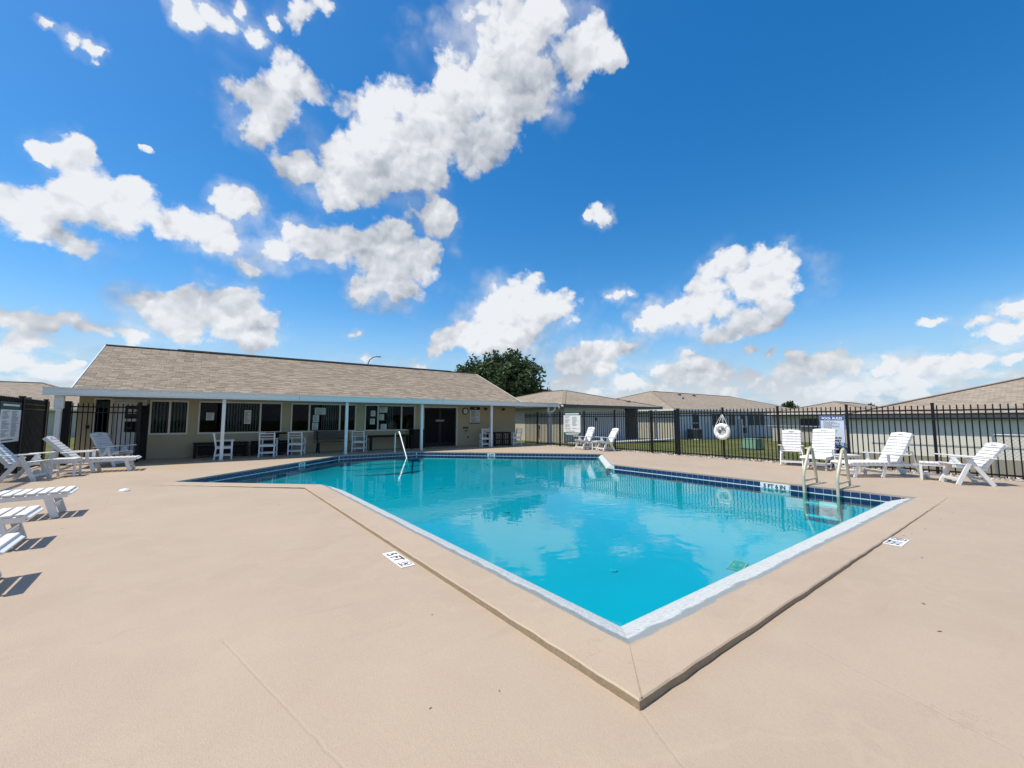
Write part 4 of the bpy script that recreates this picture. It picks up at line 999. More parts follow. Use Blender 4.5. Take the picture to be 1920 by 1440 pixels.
def arm_chair(label, loc, rz):
    t = thing('dining_chair', label, 'chair', loc, rz, 'white slatted armchairs under the porch'); w = .50
    for y in (-.25, .25):
        part('leg', MB().bar((.22, y, 0), (.22, y, .66), .048, .048, (1, 0, 0), .004), WM, t)
        part('leg', MB().bar((-.29, y, 0), (-.245, y, .44), .048, .05, (1, 0, 0), .004).bar((-.245, y, .43), (-.33, y, .935), .048, .05, (1, 0, 0), .004), WM, t)
        part('armrest', MB().bar((-.30, y, .675), (.29, y, .685), .07, .026, ch=.005), WM, t)
        part('side_rail', MB().box((-.01, y, .425), (.44, .03, .07), .003).box((-.02, y, .16), (.46, .03, .05), .003), WM, t)
    so = part('seat', MB().box((.215, 0, .425), (.03, .47, .07), .003).box((-.235, 0, .425), (.03, .47, .07), .003), WM, t)
    for i in range(5): link('slat', slat_me(.50, .085, .022), so, (-.18+i*.092, 0, .468))
    bo = part('backrest', MB().bar((-.333, -.25, .90), (-.333, .25, .90), .03, .075, (1, 0, 0), .004), WM, t)
    for z, x in ((.79, -.312), (.69, -.295)): part('slat', MB().bar((x, -.23, z), (x, .23, z), .024, .062, (1, 0, 0), .004), WM, bo)
    part('stretcher', MB().box((.22, 0, .16), (.03, .47, .05), .003).box((-.272, 0, .16), (.03, .47, .05), .003), WM, t)
    return t

# right side
folding_chair('left one of the two white folding chairs by the white sign with green border', (14.78, 13.90, 0), R(170), R(64))
folding_chair('right one of the two white folding chairs beside the black picket gate', (14.85, 12.62, 0), R(162), R(58))
side_table('white side table between the two folding chairs near the gate', (15.0, 13.22, 0), R(10), .40, .42)
folding_chair('upright white folding chair at the left of the blue and white pool rules sign', (15.0, 5.22, 0), R(196), R(74))
chaise('white chaise lounge facing the pool ladder, standing in front of the pool rules sign', (14.92, 4.38, 0), R(183), R(68), 1.02)
side_table('white side table just right of the pool rules sign', (14.60, 3.72, 0), R(-38))
chaise('white chaise lounge side on, between the two white side tables by the right fence', (14.05, 2.75, 0), R(143), R(60), 1.22)
side_table('white side table at the foot of the rightmost folding chair', (14.05, 1.95, 0), R(100), .46, .42)
folding_chair('rightmost white folding chair, leaning far back by the right fence', (13.74, 1.40, 0), R(124), R(53), blen=.66)
# left side
folding_chair('leftmost white folding chair in front of the left fence sign', (-3.18, 14.85, 0), R(-14), R(48))
chaise('white chaise lounge with raised back before the black clubhouse gate', (-2.55, 16.15, 0), R(-4), R(46), 1.25)
side_table('white side table between the leftmost chair and the raised chaise', (-2.62, 15.35, 0), R(-6), .48, .45)
folding_chair('white folding chair right against the gate before the white door', (-2.0, 17.75, 0), R(-38), R(58))
for y, s in ((9.22, 'farthest from the camera of the row of white lounges cut by the left edge'), (7.33, 'second white lounge from the back in the row cut by the left edge'),
             (5.62, 'white lounge with only its foot corner showing at the left edge'), (3.86, 'nearest white lounge, outside the left edge but casting a slatted shadow')):
    chaise(s, (-2.72+(.22 if y < 7 else 0), y, 0), R(1.5), R(30), 1.25, arms=False, group='white lounges in a row on the left')

# porch
arm_chair('white armchair seen side on beside the second white porch column', (.80, 18.28, 0), R(-2))
arm_chair('white armchair with its back to the pool in front of the high dark table', (2.22, 18.62, 0), R(72))
arm_chair('white armchair between the high dark table and the weathered bench', (3.28, 19.0, 0), R(66))
arm_chair('white armchair just right of the third porch column, under the window', (5.82, 19.05, 0), R(60))
arm_chair('white armchair half hidden behind the fifth porch column', (12.05, 18.25, 0), R(70))
arm_chair('white armchair behind the slatted black table, its back against the wall', (13.0, 19.35, 0), R(-80))
arm_chair('white armchair at the right end of the slatted black table, facing left', (13.95, 18.25, 0), R(176))
def dark_table(label, loc, size, h, mat='darkwood', slats=False, kind='table', name='low_table', apron=False):
    t = thing(name, label, kind, loc); lx, ly = size
    tp = MB()
    n = 5
    top = part('table_top', MB().box((0, 0, h-.05), (lx-.04, ly-.04, .05)), M[mat], t)
    for i in range(n): part('plank', MB().box((0, -ly/2+(i+.5)*ly/n, h-.012), (lx, ly/n-.008, .026), .004), M[mat], top)
    for x in (-1, 1):
        for y in (-1, 1): part('leg', MB().box((x*(lx/2-.08), y*(ly/2-.07), (h-.07)/2), (.10, .09, h-.07), .006), M[mat], t)
    if apron: part('apron', MB().box((0, .05, h*.47), (lx-.3, ly-.3, h*.62)), M[mat], t)
    if slats:
        k = 7
        for i in range(k): part('slat', MB().box((-lx/2+.14+(lx-.28)*i/(k-1), -ly/2+.05, (h-.1)/2+.02), (.055, .025, h-.14)), M[mat], t)
        part('rail', MB().box((0, -ly/2+.05, .36), (lx-.2, .022, .06)).box((0, -ly/2+.05, .08), (lx-.2, .022, .06)), M[mat], t)
    return t
dark_table('long dark low table against the wall under the left windows', (.75, 19.5, 0), (1.75, .62), .56, apron=True)
dark_table('dark low table against the wall behind the white armchairs', (2.45, 19.62, 0), (1.45, .55), .56, apron=True)
tt = thing('high_table', 'high dark round table behind the white armchair with its back to the pool', 'table', (2.62, 19.45, 0))
part('table_top', MB().lathe([(.02, 0), (.40, 0), (.42, .02), (.42, .05), (.40, .06), (.02, .06)], 28), M['darkwood'], tt, (0, 0, .84)); part('pedestal', MB().lathe([(.26, 0), (.26, .03), (.06, .07), (.05, .4), (.06, .84)], 16), M['darkwood'], tt)
bt = thing('bench', 'weathered wooden bench with a plank back under the third window', 'bench', (4.75, 19.42, 0))
part('seat', MB().box((0, -.22, .455), (1.45, .12, .035), .004).box((0, -.08, .455), (1.45, .12, .035), .004).box((0, .06, .455), (1.45, .12, .035), .004), M['greywood'], bt)
for z in (.60, .735, .87): part('back_plank', MB().box((0, .16+(z-.6)*.15, z), (1.45, .03, .125), .004), M['greywood'], bt)
for x in (-.58, .58): part('leg', MB().bar((x, -.24, 0), (x, -.12, .44), .06, .07, (1, 0, 0)).bar((x, .22, 0), (x, .02, .44), .06, .07, (1, 0, 0)).bar((x, .10, .40), (x, .21, .92), .06, .05, (1, 0, 0)), M['darkwood'], bt)
dark_table('long black table with solid ends under the fourth window', (7.35, 19.45, 0), (2.15, .75), .68)
cb = thing('cabinet', 'black cabinet standing left of the library door', 'cabinet', (8.86, 19.68, 0))
part('carcass', MB().box((0, 0, .45), (.66, .5, .9), .008), M['darkwood'], cb); part('door', MB().box((-.165, -.262, .46), (.31, .02, .78), .004), M['darkwood'], cb); part('door', MB().box((.165, -.262, .46), (.31, .02, .78), .004), M['darkwood'], cb); part('cabinet_top', MB().box((0, -.01, .915), (.72, .56, .03), .006), M['darkwood'], cb)
dark_table('black slatted table between white armchairs at the right end of the porch', (13.15, 18.62, 0), (1.15, .8), .74, slats=True)

# wall clock and wall sign
ck = thing('wall_clock', 'round wall clock with black rim right of the library door', 'clock', (11.83, WY-.012, 1.88))
part('rim', MB().lathe([(.145, 0), (.185, 0), (.19, .02), (.175, .05), (.15, .05), (.145, .02), (.145, 0)], 32, caps=False), M['black'], ck, (0, 0, 0), (R(90), 0, 0))
fc = part('face', MB().lathe([(.002, .01), (.15, .01), (.15, .02), (.002, .02)], 32), M['paper'], ck, (0, 0, 0), (R(90), 0, 0))
part('hand', MB().box((0, -.024, .04), (.010, .004, .10)), M['ink'], ck); part('hand', MB().box((.012, -.027, -.03), (.012, .003, .075), Mx=Matrix.Rotation(.35, 3, 'Y')), M['ink'], ck)
for k in range(12):
    a = k*math.pi/6; part('hour_mark', MB().box((0, 0, 0), (.008, .003, .024)), M['ink'], ck, (.122*math.sin(a), -.022, .122*math.cos(a)), (0, a, 0))
def ruled(parent, m, w, h, rows, cols=1, mat='greyink', seed=1, z=.004, lh=.30):
    """rows of small unreadable print as thin raised bars"""
    rr = random.Random(seed); mb = MB(); cw = w/cols
    for c in range(cols):
        for r in range(rows):
            if rr.random() < .10: continue
            L = cw*.86*rr.uniform(.45, 1.0); x = -w/2+c*cw+cw*.06; y = h/2-(r+.5)*h/rows; k = x
            while k < x+L:
                q = rr.uniform(.02, .06); mb.span((k, y-h/rows*lh, z), (min(k+q, x+L), y+h/rows*lh, z+.0012)); k += q+.012
    o = part('print_lines', mb, M[mat], parent); o.matrix_local = m; o['kind'] = 'stuff'; return o
ws = thing('wall_sign', 'tall notice with black header on the tan wall beside the clock', 'sign', (12.46, WY-.01, 1.66))
fm_ = frame((0, 0, 0), (1, 0, 0), (0, 0, 1))
part('board', MB().box((0, -.006, 0), (.66, .012, .94), .003), M['paper'], ws); part('header', MB().box((0, -.017, .385), (.66, .010, .17)), M['black'], ws); part('footer', MB().box((0, -.017, -.44), (.66, .01, .055)), M['black'], ws)
part('emblem', MB().lathe([(.001, 0), (.05, 0), (.001, .003)], 16), M['paper'], ws, (.02, -.022, .385), (R(90), 0, 0)).scale = (1.2, .7, 1)
ruled(ws, frame((0, -.012, -.06), (1, 0, 0), (0, 0, 1)), .58, .66, 15, 1, 'greyink', 4)
# sheets of paper taped inside the windows
def sheet(x, z, w, h, label, seed):
    o = tag(link('notice_sheet', MB().box((0, 0, 0), (w, .003, h)).mesh('notice_sheet', M['paper']), None, (x, WY+.048, z)), label, 'notice', 'paper notices taped to the windows')
    ruled(o, frame((0, -.002, 0), (1, 0, 0), (0, 0, 1)), w*.82, h*.8, 9, 1, 'greyink', seed, z=0)
sheet(.36, 1.55, .25, .30, 'white sheet taped left of the second porch column', 1)
sheet(1.60, 1.53, .24, .56, 'tall white sheet on the blinds right of the second porch column', 2)
sheet(4.35, 1.80, .46, .30, 'wide sheet at the top of the window above the bench', 3)
sheet(4.18, 1.47, .25, .31, 'middle sheet in the window above the bench', 4)
sheet(4.16, 1.13, .25, .31, 'lowest sheet in the window above the bench', 5)
sheet(7.23, 1.90, .40, .27, 'wide sheet at the top of the window left of the library door', 6)
sheet(7.15, 1.54, .23, .29, 'small sheet under the wide one in the window left of the library door', 7)
sheet(7.26, 1.08, .28, .26, 'lowest sheet in the window left of the library door', 8)
sheet(6.72, 1.72, .23, .27, 'upper dim sheet in the left pane left of the library door', 9)
sheet(6.70, 1.33, .23, .27, 'lower dim sheet in the left pane left of the library door', 10)
for x, lab in ((7.86, 'left flowered chair back seen inside through the window'), (8.08, 'right flowered chair back seen inside through the window')):
    ic = thing('indoor_chair', lab, 'chair', (x, WY+.62, 0), R(-80), 'flowered chairs inside the clubhouse')
    part('backrest', MB().lathe([(.02, -.04), (.24, -.04), (.26, 0), (.24, .04), (.02, .04)], 24), M['seat'], ic, (-.22, 0, 1.06), (0, R(80), 0)).scale = (1.3, .85, 1)
    part('seat', MB().box((0, 0, .46), (.48, .48, .08), .02), M['seat'], ic); part('leg', MB().box((-.2, .2, .22), (.04, .04, .44)).box((-.2, -.2, .22), (.04, .04, .44)).box((.2, .2, .22), (.04, .04, .44)).box((.2, -.2, .22), (.04, .04, .44)), M['darkwood'], ic)

# ------------------------------------------------------------------ signs, buoy, rails and poolside bits
def green_sign(label, o, right, w, h, foot):
    t = thing('rules_sign', label, 'sign', o); up = (0, 0, 1); b = frame((0, 0, 0), right, up)
    bd = part('board', MB().box((0, 0, 0), (w, h, .02), .004), M['green'], t); bd.matrix_local = b
    ph = h*(.72 if foot else .80); pz = (h*.01 if foot else -h*.085)
    pp = part('panel', MB().box((0, 0, 0), (w*.985, ph, .010), .002), M['print'], t); pp.matrix_local = b @ Matrix.Translation((0, pz, .0155))
    hd = part('header_lettering', MB().box((0, 0, 0), (w*.80, h*.045, .003)), M['print'], t); hd.matrix_local = b @ Matrix.Translation((0, h*.43, .013))
    ruled(t, b @ Matrix.Translation((0, pz+ph*.06, .0215)), w*.90, ph*.80, 22, 2, 'greyink', 12, z=0, lh=.26)
    ft = ruled(t, b @ Matrix.Translation((0, pz-ph*.43, .0215)), w*.86, ph*.06, 1, 1, 'ink', 3, z=0)
    if foot:
        f = part('footer_lettering', MB().box((0, 0, 0), (w*.82, h*.025, .003)), M['print'], t); f.matrix_local = b @ Matrix.Translation((0, -h*.40, .013))
        f = part('footer_lettering', MB().box((0, 0, 0), (w*.70, h*.02, .003)), M['print'], t); f.matrix_local = b @ Matrix.Translation((0, -h*.45, .013))
    return t
green_sign('white rules sign with green border on the fence right of the porch downspout', (FX-.04, 15.31, 1.19), (0, -1, 0), 1.22, 1.22, True)
green_sign('white two column rules sign with green header on the fence at the left edge', (-3.76, 15.83, 1.36), (0, 1, 0), 1.42, 1.00, False)

pr_ = thing('pool_rules_sign', 'blue and white POOL RULES sign on the fence behind the right chairs', 'sign', (FX-.05, 4.24, 1.075)); b = frame((0, 0, 0), (0, -1, 0), (0, 0, 1))
def onsign(name, x, y, w, h, z, mat, ch=.0): o = part(name, MB().box((0, 0, 0), (w, h, .004), ch), M[mat], pr_); o.matrix_local = b @ Matrix.Translation((x, y, z)); return o
o = part('board', MB().box((0, 0, 0), (.62, .94, .012), .004), M['paleblue'], pr_); o.matrix_local = b
onsign('border', 0, .462, .60, .012, .008, 'bluesign'); onsign('border', 0, -.462, .60, .012, .008, 'bluesign'); onsign('border', -.298, 0, .012, .90, .008, 'bluesign'); onsign('border', .298, 0, .012, .90, .008, 'bluesign')
onsign('header', 0, .39, .575, .115, .008, 'bluesign'); text('title_lettering', 'POOL RULES', .098, M['print'], pr_, b @ Matrix.Translation((0, .39, .0115)), wscale=.93, bold=.003)
ruled(pr_, b @ Matrix.Translation((0, .10, .007)), .50, .40, 13, 1, 'greyink', 9, z=0, lh=.28)
text('warning_lettering', 'MAXIMUM', .075, M['ink'], pr_, b @ Matrix.Translation((.03, -.20, .008)), wscale=1.05, bold=.003); text('warning_lettering', '5 FEET', .075, M['ink'], pr_, b @ Matrix.Translation((.09, -.285, .008)), wscale=1.05, bold=.003)
onsign('banner', 0, -.39, .575, .11, .008, 'bluesign'); text('banner_lettering', 'NO DIVING', .105, M['print'], pr_, b @ Matrix.Translation((0, -.39, .0115)), wscale=.95, bold=.003)
bx = thing('plastic_drum', 'blue plastic drum under the pool rules sign outside the fence', 'drum', (15.95, 4.22, -.06))
part('body', MB().lathe([(.20, 0), (.22, .02), (.23, .18), (.24, .20), (.23, .22), (.235, .40), (.245, .42), (.235, .44), (.225, .58), (.20, .60)], 24), M['bluebox'], bx); part('lid', MB().lathe([(.02, .60), (.21, .60), (.215, .62), (.20, .64), (.02, .64)], 24), M['bluebox'], bx)

# ring buoy on its post
rb = thing('ring_buoy', 'white ring buoy hanging from a rope on a black fence post', 'ring buoy', (FX-.12, 7.56, .99))
tor = MB(); tor.smooth = True; n1, n2 = 40, 14; V = []; F = []
for i in range(n1):
    a = 2*math.pi*i/n1
    for k in range(n2):
        c = 2*math.pi*k/n2; r = .222+.083*math.cos(c); V.append((.072*math.sin(c), r*math.cos(a), r*math.sin(a)))
for i in range(n1):
    for k in range(n2): F.append((i*n2+k, ((i+1) % n1)*n2+k, ((i+1) % n1)*n2+(k+1) % n2, i*n2+(k+1) % n2))
tor.add(V, F); part('ring', tor, M['buoy'], rb)
for a in (45, 135, 225, 315):
    bb = MB(); th0 = R(a); bb.smooth = True
    pts = [((.076)*math.sin(c), (.222+.088*math.cos(c))*math.cos(th0), (.222+.088*math.cos(c))*math.sin(th0)) for c in np.linspace(0, 2*math.pi, 15)]
    bb.tube(pts, .016, 6, False); part('rope_band', bb, M['white'], rb)
rp = MB()
for s in (-1, 1): rp.tube([(-.03, s*.215, .22), (.0, s*.12, .43), (.05, s*.01, .62)], .009, 6)
for s in (-.5, .5): rp.tube([(-.05, s*.15, .29), (-.02, s*.10, .42), (.04, 0, .56)], .008, 6)
rp.tube([(.05, .01, .62), (.06, -.05, .50), (.03, -.03, .34), (.03, .05, .44), (.05, .02, .60)], .010, 6)
part('rope', rp, M['white'], rb)
cr = MB()
for k in range(5): cr.tube([(.02+k*.006, .04-.028*k, .12), (.0, .03-.030*k, -.02), (.0, .05-.028*k, -.15)], .009, 6)
cr.box((-.02, .045, .10), (.07, .07, .10), .02); part('throw_line', cr, M['buoy'], rb)

# ladder
ld = thing('pool_ladder', 'cream coated pool ladder with two tall handrails on the right pool edge', 'ladder', (10.60, 3.18, 0))
for y in (-.30, .30):
    part('handrail', MB().tube([(-.02, y, -1.12), (-.02, y, .17), (.0, y, .24), (.07, y, .36), (.34, y, .70), (.41, y, .775), (.50, y, .80), (.58, y, .765), (.62, y, .68), (.72, y, .26), (.76, y, .06), (.77, y, 0)], .030, 14), M['rail'], ld)
    part('brace', MB().bar((-.01, y, .105), (.74, y, .105), .032, .04, ch=.004), M['rail'], ld)
    part('anchor_plate', MB().lathe([(.03, 0), (.065, 0), (.06, .02), (.035, .025)], 16), M['rail'], ld, (.77, y, 0))
for z in (-.35, -.62, -.89): part('tread', MB().box((-.03, 0, z), (.10, .58, .035), .006), M['whitemetal'], ld)
hr = thing('step_handrail', 'polished steel handrail slanting down into the curved entry steps', 'handrail', (6.95, 17.75, 0))
part('rail', MB().tube([(0, 0, 0), (0, -.02, .80), (0, -.05, .87), (0, -.10, .90), (0, -.42, .90), (0, -.50, .87), (0, -.56, .80), (0, -1.30, -.13), (0, -1.62, -.55)], .029, 12), M['chrome'], hr)
part('anchor_plate', MB().lathe([(.03, 0), (.06, 0), (.055, .02), (.03, .025)], 16), M['chrome'], hr)

# deck markers and small things lying about
def marker(label, o, right, up, w=.30, h=.155, group=None):
    m = frame(o, right, up); t = thing('depth_marker', label, 'depth marker', o); r = m.to_3x3().to_4x4()
    p = part('plate', MB().box((0, 0, .002), (w, h, .004), .001), M['tilewhite'], t); p.matrix_local = r
    text('depth_lettering', '5 FT', h*1.02, M['ink'], t, r @ Matrix.Translation((-w*(.15 if w > .5 else .19), -h*.02, .0045)), wscale=.98 if w > .5 else .62, bold=.0035)
    ring = MB(); rr_ = h*.33; ring.tube([(rr_*math.cos(a), rr_*math.sin(a), 0) for a in np.linspace(0, 2*math.pi, 25)], .0035, 5, False); ring.bar((-rr_*.7, rr_*.7, 0), (rr_*.7, -rr_*.7, 0), .007, .003)
    ring.bar((-rr_*.5, -.012, 0), (rr_*.45, .010, 0), .012, .003); ring.bar((rr_*.1, 0, 0), (rr_*.0, -rr_*.6, 0), .010, .003)
    q = part('no_diving_symbol', ring, M['ink'], t); q.matrix_local = r @ Matrix.Translation((w*.345, h*.09, .0045))
    f = MB().span((-w*.11, -.006, 0), (w*.11, .006, .001)); q = part('small_print', f, M['ink'], t); q.matrix_local = r @ Matrix.Translation((w*.34, -h*.34, .0045))
marker('white 5 FT depth marker on the deck left of the pool', (1.715, 4.22, .002), (0, -1, 0), (1, 0, 0), .53, .145)
marker('white 5 FT depth marker on the deck right of the pool, by its right end', (6.63, 1.275, .002), (1, 0, 0), (0, 1, 0), .42, .17)
sk = thing('skimmer_lid', 'white round skimmer lid on the deck left of the pool', 'lid', (-1.11, 11.44, 0))
part('lid', MB().lathe([(.13, 0), (.14, .03), (.12, .060), (.05, .085), (.01, .088)], 28), M['tilewhite'], sk); sk.scale = (.62, .62, .62)
part('rim', MB().lathe([(.135, 0), (.165, 0), (.16, .012), (.14, .014), (.135, 0)], 28, caps=False), M['concrete'], sk)
gm = thing('dive_mat', 'green rectangular dive mat on the pool floor near the right ledge', 'mat', (5.95, 2.88, -1.57), R(14))
gm.location = (9.05, 4.25, floor_z(9.05, 4.25)+.016)
part('mat', MB().box((0, 0, 0), (.62, .30, .02), .006), M['greenmat'], gm)
part('border', MB().box((0, .135, .014), (.60, .016, .006)).box((0, -.135, .014), (.60, .016, .006)).box((.295, 0, .014), (.016, .27, .006)).box((-.295, 0, .014), (.016, .27, .006)), M['tilewhite'], gm)
part('oval', MB().lathe([(.06, .012), (.085, .012), (.085, .018), (.06, .018), (.06, .012)], 24, caps=False), M['tilewhite'], gm)
leaf_me = MB().add([(-.02, 0, .001), (0, -.009, .006), (.022, 0, .002), (0, .009, .005)], [(0, 1, 3), (1, 2, 3)]).add([(-.02, 0, .0), (0, -.009, .005), (.022, 0, .001), (0, .009, .004)], [(3, 1, 0), (3, 2, 1)]).mesh('dry_leaf', M['dryleaf'])
for k, (x, y) in enumerate(((8.6, 1.15), (7.7, 1.18), (7.25, 1.24), (7.05, 1.28), (9.4, 1.12), (10.2, 1.1), (6.1, .98), (4.1, .6), (4.6, .75), (6.9, -.6), (3.3, .15), (1.45, 2.9), (1.35, 1.9), (1.0, 2.0), (1.62, 4.9), (5.6, -.2))):
    o = link('dry_leaf', leaf_me, None, (x, y, .001), (0, 0, k*1.7)); s_ = .5 if x < 3.5 else .85; o.scale = (s_, s_*.9, s_); tag(o, 'small brown dry leaf lying on the beige deck', 'leaf', 'dry leaves scattered on the deck')

# ------------------------------------------------------------------ neighbouring houses
def hip(name, label, x0, x1, y0, y1, zb, ze, slope, mats, wall=None, ov=.5, roof='roof2', fascia='fascia'):
    """hip-roofed house; x0..y1 is the eave rectangle, wall an optional smaller wall rectangle"""
    t = thing(name, label, 'house', ((x0+x1)/2, (y0+y1)/2, zb)); ox, oy = (x0+x1)/2, (y0+y1)/2
    def L(x, y, z): return (x-ox, y-oy, z-zb)
    wx0, wx1, wy0, wy1 = wall or (x0+ov, x1-ov, y0+ov, y1-ov)
    mb = MB().span(L(wx0, wy0, zb-.3), L(wx1, wy1, ze-.1)); part('wall', mb, M[mats], t)
    lx, ly = x1-x0, y1-y0; s = min(lx, ly)/2; zr = ze+s*slope
    r0, r1 = ((x0+s, y0+s), (x1-s, y0+s)) if lx >= ly else ((x0+s, y0+s), (x0+s, y1-s))
    c = [(x0, y0), (x1, y0), (x1, y1), (x0, y1)]
    rf = MB(); rf.uv = []
    def face(ps):
        P3 = [Vector(L(x, y, z)) for x, y, z in ps]
        u = (P3[1]-P3[0]).normalized(); n = (P3[1]-P3[0]).cross(P3[2]-P3[0]).normalized(); v = n.cross(u)
        rf.add(P3, [list(range(len(P3)))]); rf.uv.append([((p-P3[0]).dot(u), (p-P3[0]).dot(v)) for p in P3])
    if lx >= ly:
        face([(*c[0], ze), (*c[1], ze), (*r1, zr), (*r0, zr)]); face([(*c[2], ze), (*c[3], ze), (*r0, zr), (*r1, zr)]); face([(*c[3], ze), (*c[0], ze), (*r0, zr)]); face([(*c[1], ze), (*c[2], ze), (*r1, zr)])
    else:
        face([(*c[0], ze), (*c[1], ze), (*r0, zr)]); face([(*c[1], ze), (*c[2], ze), (*r1, zr), (*r0, zr)]); face([(*c[2], ze), (*c[3], ze), (*r1, zr)]); face([(*c[3], ze), (*c[0], ze), (*r0, zr), (*r1, zr)])
    ro = part('roof', rf, M[roof], t)
    fa = MB(); th = .17
    for i in range(4):
        a, b_ = c[i], c[(i+1) % 4]; fa.quad(L(*a, ze-th), L(*b_, ze-th), L(*b_, ze+.005), L(*a, ze+.005))
    fa.quad(L(*c[0], ze-th), L(*c[3], ze-th), L(*c[2], ze-th), L(*c[1], ze-th)); part('fascia', fa, M[fascia], ro)
    hp = MB()
    for a, r in zip(c, (r0, r1, r1, r0) if lx >= ly else (r0, r0, r1, r1)): hp.bar(L(*a, ze+.015), L(*r, zr+.015), .26, .03)
    hp.bar(L(*r0, zr+.02), L(*r1, zr+.02), .26, .03); part('hip_cap', hp, M[roof], ro)
    return t, ro, L
def vent(ro, p, s=.32):
    part('roof_vent', MB().box((0, 0, .12), (s, s, .10), .02).box((0, 0, .03), (s*.7, s*.7, .14)), M['fasciadark'], ro, p)
# house right behind the clubhouse end
hA, rA, LA = hip('house', 'tan hip-roofed house just right of the clubhouse, beyond the fence', 19.5, 31, 20.1, 34.4, -.20, 2.44, .26, 'wallcream', wall=(20.0, 26.6, 20.6, 33.9), fascia='fasciadark')
vent(rA, LA(20.9, 25.0, 2.62)); vent(rA, LA(28.6, 21.8, 2.80))
part('carport_post', MB().box((0, 0, 1.22), (.14, .14, 2.45)), M['whitemetal'], hA, LA(30.6, 20.5, -.25)); part('carport_wall', MB().span(LA(30.35, 22.2, -.3), LA(30.5, 33.9, 2.3)), M['wallgrey'], hA)
part('porch_slab', MB().span(LA(20.2, 18.9, -.24), LA(30.8, 20.55, -.14)), M['concrete'], hA)
part('wall_panel', MB().span(LA(20.02, 20.575, -.2), LA(26.58, 20.595, 2.27)), M['wallgrey'], hA)  # grey of the shaded side, put on as colour over the cream
part('wall_lamp', MB().box((0, 0, 0), (.12, .1, .22)), M['black'], hA, LA(23.2, 20.54, 1.45))
part('cable_box', MB().box((0, 0, 0), (.06, .14, .18)).box((0, 0, -.45), (.05, .05, .8)), M['galv'], hA, LA(19.96, 23.2, .95))
hB, rB, LB = hip('house', 'long house with shaded grey front, hip roof, air conditioner and screened windows behind the lawn', 36.0, 72, 22.0, 38.2, -.48, 2.42, .30, 'wallshade')
part('lit_side_wall', MB().span(LB(36.48, 22.52, -.5), LB(36.497, 37.6, 2.24)), M['wallcream'], hB)  # cream for the sunlit side, laid over the shade-coloured body
vent(rB, LB(47.8, 28.6, 4.42)); vent(rB, LB(51.2, 28.6, 4.42)); vent(rB, LB(45.2, 26.6, 3.82), .2)
def bwin(x0, x1, z0, z1, mull=(), cross=False, screen=True):
    f = MB(); w = .06; y0, y1 = 22.44, 22.495
    f.span(LB(x0-w, y0, z0-w), LB(x1+w, y1, z0)); f.span(LB(x0-w, y0, z1), LB(x1+w, y1, z1+w)); f.span(LB(x0-w, y0, z0), LB(x0, y1, z1)); f.span(LB(x1, y0, z0), LB(x1+w, y1, z1))
    for q in mull: f.span(LB(q-.03, y0, z0), LB(q+.03, y1, z1))
    if cross: f.span(LB(x0, y0, (z0+z1)/2-.03), LB(x1, y1, (z0+z1)/2+.03))
    fo = part('window', f, M['whitemetal'], hB); xs = [x0]+list(mull)+[x1]
    for i in range(len(xs)-1): part('pane', MB().span(LB(xs[i]+.03, 22.472, z0), LB(xs[i+1]-.03, 22.485, z1)), M['screen'], fo)
bwin(39.7, 40.9, .15, 1.95, cross=True)
bwin(43.6, 46.6, .75, 2.0, (44.6, 45.6)); bwin(47.3, 48.8, .75, 2.0, (48.0,)); bwin(50.3, 51.4, .7, 2.0); bwin(52.0, 56.6, .7, 2.05, (53.6, 55.2))
part('porch_column', MB().box((0, 0, 1.1), (.32, .28, 2.2), .02), M['whitemetal'], hB, LB(49.6, 22.2, -.75)); part('downspout', MB().box((0, 0, .75), (.10, .10, 1.5)), M['whitemetal'], hB, LB(42.6, 22.4, -.5))
part('wall_box', MB().box((0, 0, 0), (.5, .18, .6)), M['black'], hB, LB(51.0, 22.4, .15))
ac = thing('air_conditioner', 'dark air conditioning unit beside the grey house wall', 'air conditioner', (38.6, 21.6, -.5))
part('cabinet', MB().box((0, 0, .5), (.95, .95, .95), .02), M['fasciadark'], ac); part('lid', MB().box((0, 0, .99), (.99, .99, .04), .01), M['galv'], ac); part('pad', MB().box((0, 0, .01), (1.2, 1.2, .06)), M['concrete'], ac)
gr = MB()
for k in range(9): gr.box((-.48, 0, .14+k*.09), (.015, .86, .03)).box((0, -.48, .14+k*.09), (.86, .015, .03))
part('grille', gr, M['black'], ac)
# low building on the right
hC, rC, LC = hip('house', 'cream house with wide shingle roof close behind the right fence', 24.75, 36.0, -12.5, 6.50, -.86, 1.62, .31, 'wallcream', wall=(25.0, 35.6, -12.0, 6.28), fascia='fasciadark')
part('wall_panel', MB().span(LC(24.975, .42, -.13), LC(24.996, 6.27, 1.45)), M['wallwhite'], hC)  # whiter panel over part of the cream wall
part('tan_wall_band', MB().span(LC(24.93, -12, -1.0), LC(24.998, 6.27, -.14)), M['walltan'], hC)  # tan band along the bottom of the wall
part('gutter', MB().span(LC(24.66, -12.5, 1.50), LC(24.745, 6.52, 1.60)), M['fasciadark'], hC)
part('conduit', MB().tube([LC(24.95, 5.4, .38), LC(24.95, 2.6, .36), LC(24.95, .6, .35)], .010, 6), M['galv'], hC)
# house with a white fascia farther back, right of the middle
hD, rD, LD = hip('house', 'distant tan house with white fascia seen through the right fence', 44, 60, 8.5, 17.5, -.75, 1.95, .26, 'wallcream')
for (a, c_) in ((10.2, 11.0), (13.2, 14.6)): part('window', MB().span(LD(44.44, a, .4), LD(44.49, c_, 1.5)), M['screen'], hD)
# house beyond the left fence
hE, rE, LE = hip('house', 'tan hip-roofed house beyond the left fence', -30, -5.2, 52.3, 66.3, -.2, 2.35, .37, 'wallcream')
vent(rE, LE(-12.0, 54.6, 3.2))
